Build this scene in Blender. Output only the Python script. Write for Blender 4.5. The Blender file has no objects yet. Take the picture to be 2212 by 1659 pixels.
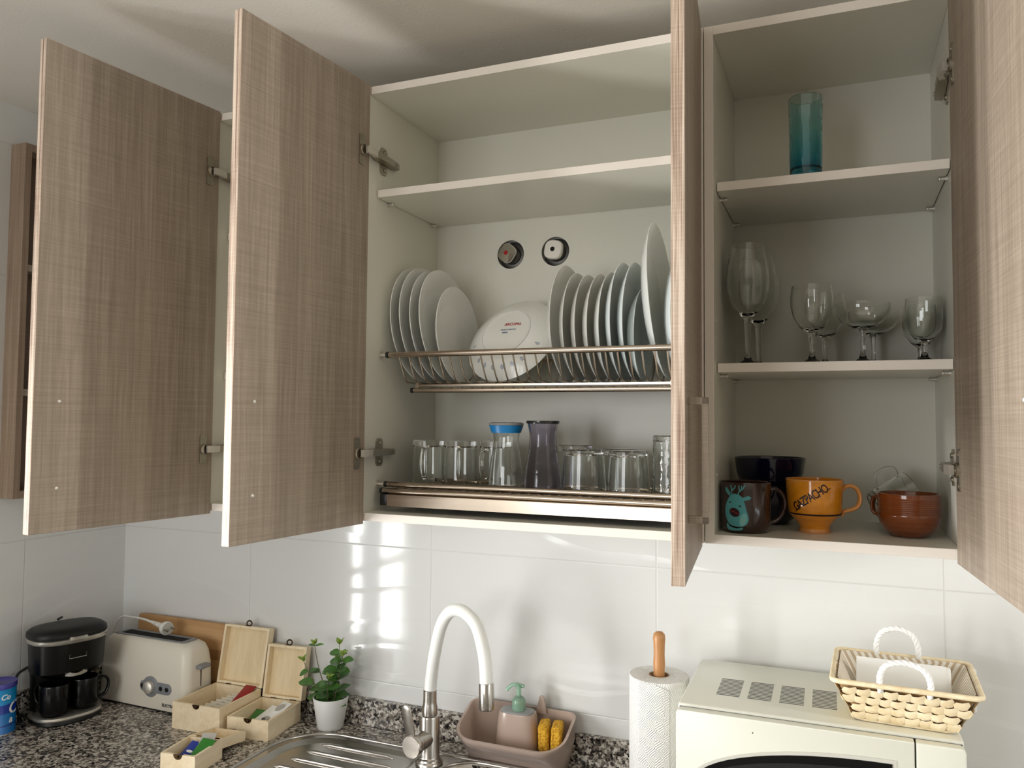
import bpy, bmesh, math, random
from mathutils import Vector, Matrix, Euler, Quaternion
random.seed(7)
C = bpy.context.scene.collection
SC = bpy.context.scene
PI = math.pi
R = math.radians

# ---------------------------------------------------------------- camera
def make_camera():
    yaw, pitch, roll, f = -0.3918, 0.0460, 0.0085, 1708.8
    fw = Vector((math.sin(yaw)*math.cos(pitch), math.cos(yaw)*math.cos(pitch), math.sin(pitch)))
    r0 = Vector((math.cos(yaw), -math.sin(yaw), 0))
    u0 = r0.cross(fw)
    r = math.cos(roll)*r0 + math.sin(roll)*u0
    u = -math.sin(roll)*r0 + math.cos(roll)*u0
    m = Matrix(((r.x, u.x, -fw.x, 0.9146), (r.y, u.y, -fw.y, -1.6927), (r.z, u.z, -fw.z, 1.6516), (0, 0, 0, 1)))
    cd = bpy.data.cameras.new('camera')
    cd.sensor_fit = 'HORIZONTAL'; cd.sensor_width = 36.0
    cd.lens = f*36.0/2212.0
    cd.clip_start = 0.02
    o = bpy.data.objects.new('camera', cd); C.objects.link(o)
    o.matrix_world = m
    SC.camera = o
make_camera()

# ---------------------------------------------------------------- world and light
SC.view_settings.view_transform = 'Standard'
SC.view_settings.look = 'None'
SC.view_settings.gamma = 1.0
SC.view_settings.use_curve_mapping = False
SC.view_settings.exposure = 0.02
SC.cycles.max_bounces = 14
SC.cycles.transmission_bounces = 14
SC.cycles.glossy_bounces = 6
SC.cycles.diffuse_bounces = 5
SC.cycles.transparent_max_bounces = 12
SC.cycles.sample_clamp_indirect = 6.0
SC.cycles.caustics_reflective = False
SC.cycles.caustics_refractive = False

w = bpy.data.worlds.new('sky'); SC.world = w; w.use_nodes = True
nt = w.node_tree; nt.nodes.clear()
out = nt.nodes.new('ShaderNodeOutputWorld'); bg = nt.nodes.new('ShaderNodeBackground')
bg.inputs[0].default_value = (0.78, 0.88, 1.0, 1); bg.inputs[1].default_value = 1.5
nt.links.new(bg.outputs[0], out.inputs[0])

def area(name, loc, direction, sx, sy, watts, color=(1, 1, 1), spread=180):
    l = bpy.data.lights.new(name, 'AREA'); l.shape = 'RECTANGLE'; l.size = sx; l.size_y = sy
    l.energy = watts; l.color = color; l.spread = R(spread)
    o = bpy.data.objects.new(name, l); C.objects.link(o)
    o.location = loc
    o.rotation_euler = Vector(direction).to_track_quat('-Z', 'Y').to_euler()
    return o
# daylight through the glazed door in the left wall, the wide window behind the camera, and the lamp on the right
area('daylight_left_a', (-1.07, -1.23, .95), (1, 0, 0), 0.17, 1.30, 32, (1.0, 0.99, 0.97), 131)
area('daylight_left_b', (-1.07, -1.59, .95), (1, 0, 0), 0.19, 1.30, 36, (1.0, 0.99, 0.97), 131)
area('daylight_front', (-.32, -3.44, 1.60), (0, 1, 0), 1.1, 1.2, 25, (1.0, 0.985, 0.965))
area('fill_right', (3.34, -1.8, 1.35), (-1, 0, 0), 1.3, 1.1, 5, (1.0, 0.985, 0.96))  # unseen fill light, added to brighten the tiles towards the right
area('tube_lamp_right', (2.86, -0.95, 2.40), (-1.8, .3, -.95), .07, 1.2, 34, (1, .98, .95))

# ---------------------------------------------------------------- materials
def lin(c):
    c /= 255.0
    return c/12.92 if c <= 0.04045 else ((c+0.055)/1.055)**2.4
def S(r, g, b): return (lin(r), lin(g), lin(b), 1.0)
class N:
    """small node-graph writer"""
    def __init__(s, name):
        s.m = bpy.data.materials.new(name); s.m.use_nodes = True
        s.t = s.m.node_tree; s.t.nodes.clear()
        s.o = s.t.nodes.new('ShaderNodeOutputMaterial')
        s.p = s.t.nodes.new('ShaderNodeBsdfPrincipled')
        s.t.links.new(s.p.outputs[0], s.o.inputs[0])
    def n(s, typ, **kw):
        x = s.t.nodes.new('ShaderNode'+typ)
        for k, v in kw.items(): setattr(x, k, v)
        return x
    def L(s, a, b): s.t.links.new(a, b)
    def set(s, **kw):
        for k, v in kw.items():
            i = s.p.inputs[k.replace('_', ' ')]
            i.default_value = v
        return s
    def math(s, op, a, b=None, c=None):
        x = s.n('Math', operation=op)
        for i, v in enumerate((a, b, c)):
            if v is None: continue
            if isinstance(v, (int, float)): x.inputs[i].default_value = v
            else: s.L(v, x.inputs[i])
        return x.outputs[0]
    def coord(s, scale=(1, 1, 1), which='Object'):
        t = s.n('TexCoord'); mp = s.n('Mapping'); mp.inputs['Scale'].default_value = scale
        s.L(t.outputs[which], mp.inputs[0]); return mp.outputs[0]
    def noise(s, vec, scale, detail=3, rough=.55, dist=0):
        x = s.n('TexNoise'); x.inputs['Scale'].default_value = scale; x.inputs['Detail'].default_value = detail
        x.inputs['Roughness'].default_value = rough; x.inputs['Distortion'].default_value = dist
        s.L(vec, x.inputs['Vector']); return x.outputs[0]
    def ramp(s, fac, stops, interp='LINEAR'):
        x = s.n('ValToRGB'); cr = x.color_ramp; cr.interpolation = interp
        while len(cr.elements) < len(stops): cr.elements.new(0.5)
        for e, (p, c) in zip(cr.elements, stops): e.position = p; e.color = c
        s.L(fac, x.inputs[0]); return x.outputs[0]
    def mix(s, fac, a, b):
        x = s.n('Mix', data_type='RGBA')
        for i, v in ((0, fac), (6, a), (7, b)):
            if isinstance(v, (int, float, tuple)): x.inputs[i].default_value = v
            else: s.L(v, x.inputs[i])
        return x.outputs[2]
    def bump(s, h, strength=.3, dist=.001):
        x = s.n('Bump'); x.inputs['Strength'].default_value = strength; x.inputs['Distance'].default_value = dist
        s.L(h, x.inputs['Height']); s.L(x.outputs[0], s.p.inputs['Normal'])
    def base(s, c):
        s.L(c, s.p.inputs['Base Color'])
def plain(name, col, rough=.5, metal=0.0, coat=0.0, **kw):
    g = N(name); g.set(Base_Color=col, Roughness=rough, Metallic=metal, Coat_Weight=coat, **kw); return g.m
def glassy(name, col, rough=0.0, ior=1.45, bump=None):
    g = N(name); g.set(Base_Color=col, Roughness=rough, Transmission_Weight=1.0, IOR=ior)
    if bump: g.bump(g.noise(g.coord(), bump[0], 2), bump[1], .002)
    return g.m

def wood_laminate(name, dark, mid, light, hatch=1.0):
    g = N(name)
    v1 = g.coord((70, 70, 2.2)); v2 = g.coord((5, 5, 330)); v3 = g.coord((9, 9, .7)); v4 = g.coord((190, 190, 6))
    grain = g.noise(v1, 1, 5, .6, 1.2)
    streak = g.noise(v3, 1, 4, .6, .8)
    hat = g.noise(v2, 1, 3, .7, .3)
    fine = g.noise(v4, 1, 2, .6, .4)
    f = g.math('ADD', g.math('MULTIPLY', grain, .34), g.math('MULTIPLY', streak, .22))
    f = g.math('ADD', f, g.math('MULTIPLY', hat, .26*hatch))
    f = g.math('ADD', f, g.math('MULTIPLY', fine, .24))
    f = g.math('ADD', f, .0+.13*(1-hatch))
    g.base(g.ramp(f, [(.40, dark), (.53, mid), (.68, light)]))
    h = g.math('ADD', g.math('MULTIPLY', hat, .6), g.math('MULTIPLY', fine, .5))
    g.bump(h, .35, .0006); g.set(Roughness=.55)
    return g.m
def wood_edge():
    g = N('door_edge_wood')
    v = g.coord((1.0, 260, 4)); a = g.noise(v, 1, 3, .6, .8)
    b = g.noise(g.coord((3, 3, 300)), 1, 2, .6)
    f = g.math('ADD', g.math('MULTIPLY', a, .88), g.math('MULTIPLY', b, .12))
    g.base(g.ramp(f, [(.36, S(126, 101, 84)), (.5, S(182, 160, 142)), (.62, S(214, 197, 180))]))
    g.bump(f, .3, .0005); g.set(Roughness=.5); return g.m
def pale_wood(name, c1, c2, sc=(9, 60, 60), rough=.6):
    g = N(name); a = g.noise(g.coord(sc), 1, 4, .6, .9)
    g.base(g.ramp(a, [(.3, c1), (.7, c2)])); g.bump(a, .12, .0004); g.set(Roughness=rough); return g.m
def bamboo():
    g = N('bamboo_board_wood')
    t = g.coord((1, 1, 1)); sx = g.n('SeparateXYZ'); g.L(t, sx.inputs[0])
    band = g.math('FLOOR', g.math('MULTIPLY', sx.outputs[2], 38))
    wn = g.n('TexWhiteNoise', noise_dimensions='1D'); g.L(band, wn.inputs['W'])
    a = g.noise(g.coord((6, 60, 90)), 1, 4, .6)
    f = g.math('ADD', g.math('MULTIPLY', wn.outputs[0], .6), g.math('MULTIPLY', a, .4))
    g.base(g.ramp(f, [(.1, S(150, 108, 66)), (.5, S(178, 136, 88)), (.9, S(200, 160, 110))])); g.set(Roughness=.5); return g.m
def tile_wall(name, axis, off):
    """glossy white wall tiles 548 x 333 mm with pale grout and a low wave relief"""
    g = N(name); t = g.n('TexCoord'); sx = g.n('SeparateXYZ'); g.L(t.outputs['Object'], sx.inputs[0])
    h = sx.outputs[axis]; z = sx.outputs[2]
    def line(c, o, w, half):
        q = g.math('FRACT', g.math('DIVIDE', g.math('ADD', c, 50*w-o), w))
        d = g.math('MULTIPLY', g.math('MINIMUM', q, g.math('SUBTRACT', 1.0, q)), w)
        return g.math('SMOOTH_MIN', 1.0, g.math('DIVIDE', d, half), .2)
    l1 = line(h, off, .548, .0022); l2 = line(z, 1.3367, .3327, .0022)
    body = g.math('MINIMUM', l1, l2)
    nz = g.noise(g.coord((1.6, 1.6, 1.9)), 1, 1, .4)
    nz2 = g.noise(g.coord((3.2, 3.2, 9)), 1, 1, .4)
    ph = g.math('ADD', g.math('MULTIPLY', z, 78), g.math('MULTIPLY', nz, 30))
    q = g.math('FRACT', g.math('MULTIPLY', ph, .159))
    wav = g.math('SMOOTH_MIN', q, g.math('MULTIPLY', g.math('SUBTRACT', 1.0, q), 5.0), .25)
    hh = g.math('ADD', g.math('MULTIPLY', wav, .42), g.math('MULTIPLY', nz2, .45))
    hh = g.math('ADD', hh, g.math('MULTIPLY', body, .35))
    g.base(g.mix(body, S(206, 205, 202), S(222, 222, 220)))
    rr = g.math('SUBTRACT', .55, g.math('MULTIPLY', body, .48)); g.L(rr, g.p.inputs['Roughness'])
    g.bump(hh, .5, .0030); g.set(IOR=1.5); return g.m
def granite():
    g = N('granite_stone')
    v = g.coord((1, 1, 1)); d = g.n('TexNoise'); d.inputs['Scale'].default_value = 130; d.inputs['Detail'].default_value = 3
    g.L(v, d.inputs['Vector'])
    va = g.n('VectorMath', operation='MULTIPLY_ADD'); g.L(d.outputs['Color'], va.inputs[0]); va.inputs[1].default_value = (.012,)*3; g.L(v, va.inputs[2])
    vo = g.n('TexVoronoi'); vo.inputs['Scale'].default_value = 165; g.L(va.outputs[0], vo.inputs['Vector'])
    sp = g.n('SeparateColor'); g.L(vo.outputs['Color'], sp.inputs[0])
    vo2 = g.n('TexVoronoi'); vo2.inputs['Scale'].default_value = 330; g.L(va.outputs[0], vo2.inputs['Vector'])
    sp2 = g.n('SeparateColor'); g.L(vo2.outputs['Color'], sp2.inputs[0])
    big = g.noise(v, 42, 2, .5)
    f = g.math('ADD', g.math('MULTIPLY', sp.outputs[0], .52), g.math('MULTIPLY', sp2.outputs[1], .20))
    f = g.math('ADD', g.math('ADD', f, g.math('MULTIPLY', big, .42)), -.03)
    g.base(g.ramp(f, [(.0, S(22, 20, 20)), (.36, S(30, 28, 28)), (.43, S(92, 84, 78)), (.54, S(128, 120, 110)), (.64, S(170, 162, 151)), (.80, S(212, 206, 196))]))
    g.set(Roughness=.16); return g.m
def brushed(name, col, rough, sc):
    g = N(name); a = g.noise(g.coord(sc), 1, 3, .6)
    g.L(g.math('ADD', g.math('MULTIPLY', a, .18), rough-.09), g.p.inputs['Roughness'])
    g.set(Base_Color=col, Metallic=1.0); g.bump(a, .02, .0001); return g.m
def stripes():
    g = N('striped_cotton'); t = g.coord((1, 1, 1), 'UV'); sx = g.n('SeparateXYZ'); g.L(t, sx.inputs[0])
    q = g.math('FRACT', g.math('MULTIPLY', sx.outputs[0], 62))
    st = g.math('GREATER_THAN', q, .52)
    g.base(g.mix(st, S(238, 232, 220), S(196, 176, 150))); g.set(Roughness=.9); return g.m
def towel_paper():
    g = N('embossed_paper'); t = g.coord((1, 1, 1), 'UV'); sx = g.n('SeparateXYZ'); g.L(t, sx.inputs[0])
    u = g.math('MULTIPLY', sx.outputs[0], 11); v = g.math('MULTIPLY', sx.outputs[1], 7)
    fu = g.math('ABSOLUTE', g.math('SUBTRACT', g.math('FRACT', u), .5)); fv = g.math('ABSOLUTE', g.math('SUBTRACT', g.math('FRACT', v), .5))
    d = g.math('ADD', fu, fv)
    s = g.math('SINE', g.math('MULTIPLY', d, 44))
    g.set(Base_Color=S(244, 243, 240), Roughness=.95); g.bump(s, .8, .0012); return g.m
def canister_print():
    g = N('blue_printed_tin'); t = g.coord((1, 1, 1)); sx = g.n('SeparateXYZ'); g.L(t, sx.inputs[0])
    a = g.noise(g.coord((30, 30, 12)), 1, 2)
    f = g.math('ADD', g.math('DIVIDE', sx.outputs[2], .118), g.math('MULTIPLY', g.math('SUBTRACT', a, .5), .05))
    g.base(g.ramp(f, [(0, S(18, 104, 176)), (.17, S(8, 52, 128)), (.205, S(14, 110, 178)), (.42, S(6, 46, 142)), (.60, S(22, 140, 200)), (.93, S(8, 60, 150))], 'CONSTANT'))
    g.set(Roughness=.3); return g.m
def terracotta(name, a, b, sc, rough=.15):
    g = N(name); f = g.noise(g.coord(sc), 1, 3, .6)
    g.base(g.ramp(f, [(.3, a), (.7, b)])); g.set(Roughness=rough, Coat_Weight=.5); return g.m
def plate_print():
    """white opal glass with a ring of small blue flower sprigs on the rim"""
    g = N('flower_sprig_glass'); t = g.coord(); sx = g.n('SeparateXYZ'); g.L(t, sx.inputs[0])
    rr = g.math('SQRT', g.math('ADD', g.math('POWER', sx.outputs[0], 2.0), g.math('POWER', sx.outputs[1], 2.0)))
    an = g.math('ARCTAN2', sx.outputs[1], sx.outputs[0])
    fa = g.math('SUBTRACT', g.math('FRACT', g.math('MULTIPLY', an, 22/(2*PI))), .5)
    da = g.math('MULTIPLY', fa, .026); dr = g.math('SUBTRACT', rr, .083)
    dd = g.math('SQRT', g.math('ADD', g.math('POWER', da, 2.0), g.math('POWER', dr, 2.0)))
    nz = g.noise(g.coord((1, 1, 1)), 420, 2)
    k = g.math('LESS_THAN', g.math('ADD', dd, g.math('MULTIPLY', nz, .006)), .0078)
    k = g.math('MULTIPLY', k, g.math('GREATER_THAN', sx.outputs[0], .022))
    g.base(g.mix(k, S(232, 232, 226), S(176, 180, 192))); g.set(Roughness=.15); return g.m

MT = dict(
    wood=wood_laminate('textured_oak_laminate', S(131, 117, 102), S(153, 138, 122), S(177, 162, 145)),
    wood_dark=wood_laminate('textured_oak_carcass', S(122, 102, 86), S(146, 125, 106), S(170, 150, 130), .5),
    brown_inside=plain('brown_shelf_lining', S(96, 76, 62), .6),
    edge=wood_edge(),
    mel=plain('white_melamine', S(222, 220, 208), .32),
    mel_edge=plain('white_edge_band', S(232, 224, 214), .4),
    tile_b=tile_wall('wavy_white_tile', 0, 0.0), tile_l=tile_wall('wavy_white_tile_side', 1, -.287),
    paint=plain('taupe_wall_paint', S(178, 174, 166), .8),
    floor=plain('beige_floor_tile', S(164, 160, 151), .35),
    granite=granite(),
    nickel=plain('nickel_plated_steel', S(172, 164, 150), .34, 1.0),
    nickel_pale=plain('pale_nickel', S(222, 216, 206), .45, .7),
    satin=plain('satin_steel', S(190, 185, 178), .24, 1.0), pit=plain('toaster_slot_shade', S(18, 16, 15), .95),
    dark=plain('dark_plastic', S(24, 24, 24), .35),
    steel=brushed('brushed_stainless', S(190, 184, 176), .26, (2, 300, 300)),
    rack=brushed('rack_stainless', S(186, 172, 156), .22, (2, 200, 200)),
    sink=brushed('sink_stainless', S(176, 172, 166), .24, (4, 260, 260)),
    chrome=plain('chrome', S(210, 208, 204), .1, 1.0),
    dchrome=plain('dull_dark_chrome', S(92, 90, 86), .42, .6),
    opal=plain('white_opal_glass', S(238, 239, 233), .14, 0, .3, Subsurface_Weight=.55, Subsurface_Radius=(1, 1, .95), Subsurface_Scale=.02),
    opal_cool=plain('bluish_opal_glass', S(226, 237, 238), .14, 0, .3, Subsurface_Weight=.55, Subsurface_Radius=(1, 1, .95), Subsurface_Scale=.02),
    sprig=plate_print(),
    glass=glassy('clear_glass', (.975, .99, .975, 1)),
    glass_rip=glassy('rippled_clear_glass', (.97, .985, .97, 1), 0, 1.45, (90, .5)),
    glass_blue=None, glass_purple=glassy('smoky_purple_glass', S(213, 210, 222), 0, 1.45, (60, .25)),
    blue_band=plain('blue_plastic', S(22, 124, 190), .35),
    pine=pale_wood('raw_pine', S(226, 205, 168), S(242, 226, 195), (60, 9, 60)),
    pine_in=pale_wood('raw_pine_panel', S(222, 200, 158), S(236, 217, 180), (60, 9, 60)),
    bamboo=bamboo(),
    stick=pale_wood('turned_beech', S(168, 116, 70), S(196, 144, 94), (90, 90, 6), .4),
    bronze=plain('antique_bronze', S(74, 58, 40), .35, 1.0),
    cream=plain('cream_plastic', S(226, 219, 204), .35),
    cream_b=plain('ivory_enamel', S(219, 219, 206), .28),
    grey_pl=plain('grey_plastic', S(128, 131, 134), .35),
    lgrey=plain('light_grey_plastic', S(196, 194, 184), .4),
    black=plain('black_plastic', S(5, 5, 5), .3, Specular_IOR_Level=.3),
    black_m=plain('matt_black_plastic', S(20, 21, 20), .42, Specular_IOR_Level=.3),
    black_c=plain('black_ceramic', S(6, 5, 5), .2, Specular_IOR_Level=.3),
    smoke=plain('smoked_black_glass', S(34, 34, 34), .08),
    silver=plain('silver_paint', S(190, 186, 178), .3, .8),
    taupe=plain('taupe_plastic', S(176, 156, 144), .22),
    grey_lid=plain('grey_pump_collar', S(140, 142, 142), .35),
    green_pump=plain('green_clear_plastic', S(196, 244, 214), .2, 0, 0, Transmission_Weight=.7),
    white_pl=plain('white_plastic', S(240, 240, 236), .3),
    sponge=None, paper=towel_paper(), white=plain('white_paper', S(240, 240, 236), .8),
    card=plain('grey_cardboard', S(176, 156, 130), .9),
    ceramic_w=plain('white_ceramic', S(236, 232, 224), .3),
    soil=plain('dark_soil', S(38, 34, 24), .95),
    stem=plain('plant_stem', S(96, 92, 62), .6),
    raffia=pale_wood('palm_leaf_strip', S(222, 200, 158), S(246, 232, 200), (30, 30, 30), .6),
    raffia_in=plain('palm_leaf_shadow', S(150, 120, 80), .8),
    stripe=stripes(), rope=plain('white_cotton_rope', S(244, 243, 240), .8),
    tin=canister_print(), purple_lid=plain('violet_blue_lid', S(66, 62, 150), .3),
    mug_brown=plain('dark_brown_glaze', S(52, 32, 26), .12, 0, .4), teal=plain('teal_glaze', S(84, 164, 170), .3),
    teal_l=plain('pale_teal_glaze', S(128, 192, 190), .3), ink=plain('dark_ink', S(38, 16, 20), .4),
    mustard=terracotta('mustard_glaze', S(206, 126, 18), S(228, 150, 34), (20, 20, 60)), mustard_rim=plain('tan_glaze', S(214, 150, 84), .3),
    rust=plain('rust_glaze', S(150, 62, 20), .2), toffee=terracotta('toffee_glaze', S(98, 44, 14), S(120, 60, 20), (8, 8, 160)),
    navy=plain('navy_glaze', S(10, 13, 40), .1, 0, .4),
    red=plain('red_print', S(168, 30, 30), .4), redfoil=plain('red_foil', S(150, 26, 30), .3), blueprint=plain('blue_print', S(90, 108, 150), .5),
    bluepk=plain('blue_foil', S(46, 62, 150), .3), greenpk=plain('green_foil', S(56, 122, 50), .3), creampk=plain('cream_sachet', S(228, 220, 200), .6),
    greypk=plain('printed_sachet', S(176, 172, 164), .5), blk=plain('black_ink', S(20, 20, 22), .4),
    cable=plain('white_cable', S(232, 230, 224), .4),
)
def gb():
    g = N('blue_to_clear_glass'); t = g.coord(); sx = g.n('SeparateXYZ'); g.L(t, sx.inputs[0])
    f = g.math('DIVIDE', sx.outputs[2], .14)
    g.base(g.ramp(f, [(0, S(30, 152, 190)), (.22, S(96, 196, 214)), (.6, S(176, 226, 230)), (1, S(208, 234, 234))]))
    g.set(Roughness=.02, Transmission_Weight=1.0, IOR=1.45)
    g.bump(g.noise(g.coord((1, 1, .5)), 110, 1), .35, .003); return g.m
MT['glass_blue'] = gb()
def sp():
    g = N('yellow_sponge'); a = g.noise(g.coord(), 220, 3)
    g.base(g.ramp(a, [(.35, S(176, 122, 20)), (.6, S(226, 178, 52))])); g.bump(a, .8, .002); g.set(Roughness=.9); return g.m
MT['sponge'] = sp()
def leafm(name, a, b):
    g = N(name); f = g.noise(g.coord(), 60, 2); g.base(g.ramp(f, [(.3, a), (.7, b)])); g.set(Roughness=.38); return g.m
MT['leaf'] = leafm('green_leaf', S(44, 82, 36), S(84, 128, 58)); MT['leaf_y'] = leafm('young_leaf', S(110, 140, 52), S(160, 182, 84))
def ceil():
    g = N('ceiling_plaster'); a = g.noise(g.coord(), 9, 4); b = g.noise(g.coord(), 160, 2)
    g.set(Base_Color=S(222, 216, 206), Roughness=.95); g.bump(g.math('ADD', a, g.math('MULTIPLY', b, .25)), .35, .004); return g.m
MT['ceil'] = ceil()

# ---------------------------------------------------------------- mesh helpers
def link(o, parent=None):
    C.objects.link(o)
    if parent is not None: o.parent = parent
    return o
def obj(name, bm, mat, parent=None, loc=(0, 0, 0), rot=None, smooth=38, label=None):
    bmesh.ops.recalc_face_normals(bm, faces=bm.faces)
    me = bpy.data.meshes.new(name); bm.to_mesh(me); bm.free()
    mats = mat if isinstance(mat, (list, tuple)) else [mat]
    for m in mats: me.materials.append(MT[m] if isinstance(m, str) else m)
    if smooth:
        me.shade_smooth(); me.set_sharp_from_angle(angle=R(smooth))
    o = bpy.data.objects.new(name, me); o.location = loc
    if rot is not None: o.rotation_euler = rot
    link(o, parent)
    if label: o['label'] = label
    return o
def tag(o, label, cat, group=None):
    o['label'] = label; o['category'] = cat
    if group: o['group'] = group
    return o
def thing(name, label, cat, loc=(0, 0, 0), rot=(0, 0, 0), group=None):
    o = bpy.data.objects.new(name, None); o.empty_display_size = .02
    o.location = loc; o.rotation_euler = rot; link(o)
    return tag(o, label, cat, group)
def struct(name, bm, mat, smooth=0):
    o = obj(name, bm, mat, smooth=smooth); o['kind'] = 'structure'; return o
def dup(root, loc, rot=None, label=None, group=None):
    r = root.copy(); C.objects.link(r); r.location = loc
    if rot is not None: r.rotation_euler = rot
    if label: r['label'] = label
    if group: r['group'] = group
    for ch in list(root.children):
        c = ch.copy(); C.objects.link(c); c.parent = r
        for g in list(ch.children):
            d = g.copy(); C.objects.link(d); d.parent = c
    return r
def B(): return bmesh.new()
def _bev(bm, faces, off, seg=2):
    es = list({e for f in faces for e in f.edges})
    if off > 0:
        bmesh.ops.bevel(bm, geom=es, offset=off, segments=seg, profile=.5, affect='EDGES', clamp_overlap=True)
def box(bm, x0, y0, z0, x1, y1, z1, bev=0, seg=2, mi=0, M=None):
    vs = [bm.verts.new((x, y, z)) for z in (z0, z1) for y in (y0, y1) for x in (x0, x1)]
    q = [(0, 2, 3, 1), (4, 5, 7, 6), (0, 1, 5, 4), (2, 6, 7, 3), (1, 3, 7, 5), (0, 4, 6, 2)]
    fs = [bm.faces.new([vs[i] for i in f]) for f in q]
    for f in fs: f.material_index = mi
    if M is not None: bmesh.ops.transform(bm, matrix=M, verts=vs)
    _bev(bm, fs, bev, seg)
    return bm
def bx(*a, **k): return box(B(), *a, **k)
def lathe(bm, prof, seg=48, M=None, mi=0, uv=False):
    """profile [(r, z)] turned about z; r == 0 closes on the axis"""
    rings = []
    new = []
    for r, z in prof:
        if r < 1e-7:
            v = bm.verts.new((0, 0, z)); rings.append([v]); new.append(v)
        else:
            rg = [bm.verts.new((r*math.cos(2*PI*i/seg), r*math.sin(2*PI*i/seg), z)) for i in range(seg)]
            rings.append(rg); new += rg
    lay = bm.loops.layers.uv.verify() if uv else None
    tot = sum(math.dist(prof[k], prof[k+1]) for k in range(len(prof)-1)) or 1; acc = 0
    for k in range(len(rings)-1):
        a, b = rings[k], rings[k+1]
        d = math.dist(prof[k], prof[k+1])
        for i in range(seg):
            j = (i+1) % seg
            if len(a) == 1 and len(b) == 1: continue
            if len(a) == 1: f = bm.faces.new((a[0], b[j], b[i]))
            elif len(b) == 1: f = bm.faces.new((a[i], a[j], b[0]))
            else: f = bm.faces.new((a[i], a[j], b[j], b[i]))
            f.material_index = mi
            if uv and len(f.loops) == 4:
                for lp_, (uu, vv) in zip(f.loops, ((i/seg, acc/tot), ((i+1)/seg, acc/tot), ((i+1)/seg, (acc+d)/tot), (i/seg, (acc+d)/tot))): lp_[lay].uv = (uu, vv)
        acc += d
    if M is not None: bmesh.ops.transform(bm, matrix=M, verts=new)
    return bm
def turned(prof, seg=48, M=None, **k): return lathe(B(), prof, seg, M, **k)
def tube(bm, pts, r, seg=12, closed=False, mi=0, flat=1.0):
    """round bar along points; r a number or one per point; flat squeezes it along the second frame axis"""
    P = [Vector(p) for p in pts]; n = len(P)
    rr = r if isinstance(r, (list, tuple)) else [r]*n
    tan = []
    for i in range(n):
        if closed: t = P[(i+1) % n]-P[i-1]
        else: t = P[min(i+1, n-1)]-P[max(i-1, 0)]
        tan.append(t.normalized())
    up = Vector((0, 0, 1)) if abs(tan[0].z) < .9 else Vector((0, 1, 0))
    a = tan[0].cross(up).normalized()
    rings = []
    for i in range(n):
        if i: 
            q = tan[i-1].rotation_difference(tan[i]); a = q @ a
        a = (a-tan[i]*a.dot(tan[i])).normalized(); b = tan[i].cross(a)
        rings.append([bm.verts.new(P[i]+(a*math.cos(2*PI*k/seg)+b*math.sin(2*PI*k/seg)*flat)*rr[i]) for k in range(seg)])
    m = n if closed else n-1
    for i in range(m):
        A, Bq = rings[i], rings[(i+1) % n]
        for k in range(seg):
            f = bm.faces.new((A[k], A[(k+1) % seg], Bq[(k+1) % seg], Bq[k])); f.material_index = mi
    if not closed:
        for rg in (rings[0][::-1], rings[-1]):
            f = bm.faces.new(rg); f.material_index = mi
    return bm
def rod(p, q, r, seg=12, **k): return tube(B(), [p, q], r, seg, **k)
def smoothpath(pts, n=8, closed=False):
    """Catmull-Rom through points"""
    P = [Vector(p) for p in pts]; o = []
    N_ = len(P)
    for i in range(N_ if closed else N_-1):
        p0 = P[i-1] if (i or closed) else P[0]*2-P[1]
        p1 = P[i]; p2 = P[(i+1) % N_]
        p3 = P[(i+2) % N_] if (closed or i+2 < N_) else P[-1]*2-P[-2]
        for k in range(n):
            t = k/n
            o.append(.5*((2*p1)+(p2-p0)*t+(2*p0-5*p1+4*p2-p3)*t*t+(3*p1-p0-3*p2+p3)*t**3))
    if not closed: o.append(P[-1])
    return o
def prism(bm, poly, z0, z1, bev=0, seg=2, mi=0, M=None):
    a = [bm.verts.new((x, y, z0)) for x, y in poly]; b = [bm.verts.new((x, y, z1)) for x, y in poly]
    n = len(poly)
    top = bm.faces.new(b); bot = bm.faces.new(a[::-1]); fs = [top, bot]
    for i in range(n): fs.append(bm.faces.new((a[i], a[(i+1) % n], b[(i+1) % n], b[i])))
    for f in fs: f.material_index = mi
    if M is not None: bmesh.ops.transform(bm, matrix=M, verts=a+b)
    if bev:
        bmesh.ops.bevel(bm, geom=list(set(top.edges) | set(bot.edges)), offset=bev, segments=seg, profile=.5, affect='EDGES', clamp_overlap=True)
    return bm
def rrect(x0, y0, x1, y1, r, n=6):
    o = []
    rs = r if isinstance(r, (list, tuple)) else [r]*4
    for (cx, cy, a0, q) in ((x1-rs[0], y1-rs[0], 0, rs[0]), (x0+rs[1], y1-rs[1], 90, rs[1]), (x0+rs[2], y0+rs[2], 180, rs[2]), (x1-rs[3], y0+rs[3], 270, rs[3])):
        for k in range(n+1):
            t = R(a0+90*k/n); o.append((cx+q*math.cos(t), cy+q*math.sin(t)))
    return o
def circ(cx, cy, r, n=32): return [(cx+r*math.cos(2*PI*i/n), cy+r*math.sin(2*PI*i/n)) for i in range(n)]
def holed(outer, holes, z0, z1, M=None, mi=0):
    """plate with holes"""
    bm = B(); ed = []
    loops = []
    for lp_ in [outer]+holes:
        vs = [bm.verts.new((x, y, z0)) for x, y in lp_]
        loops.append(vs)
        ed += [bm.edges.new((vs[i], vs[(i+1) % len(vs)])) for i in range(len(vs))]
    r = bmesh.ops.triangle_fill(bm, use_beauty=True, edges=ed)
    fs = [f for f in bm.faces]
    ex = bmesh.ops.extrude_face_region(bm, geom=fs)
    vs = [g for g in ex['geom'] if isinstance(g, bmesh.types.BMVert)]
    bmesh.ops.translate(bm, verts=vs, vec=(0, 0, z1-z0))
    for f in bm.faces: f.material_index = mi
    if M is not None: bmesh.ops.transform(bm, matrix=M, verts=bm.verts)
    return bm
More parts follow.
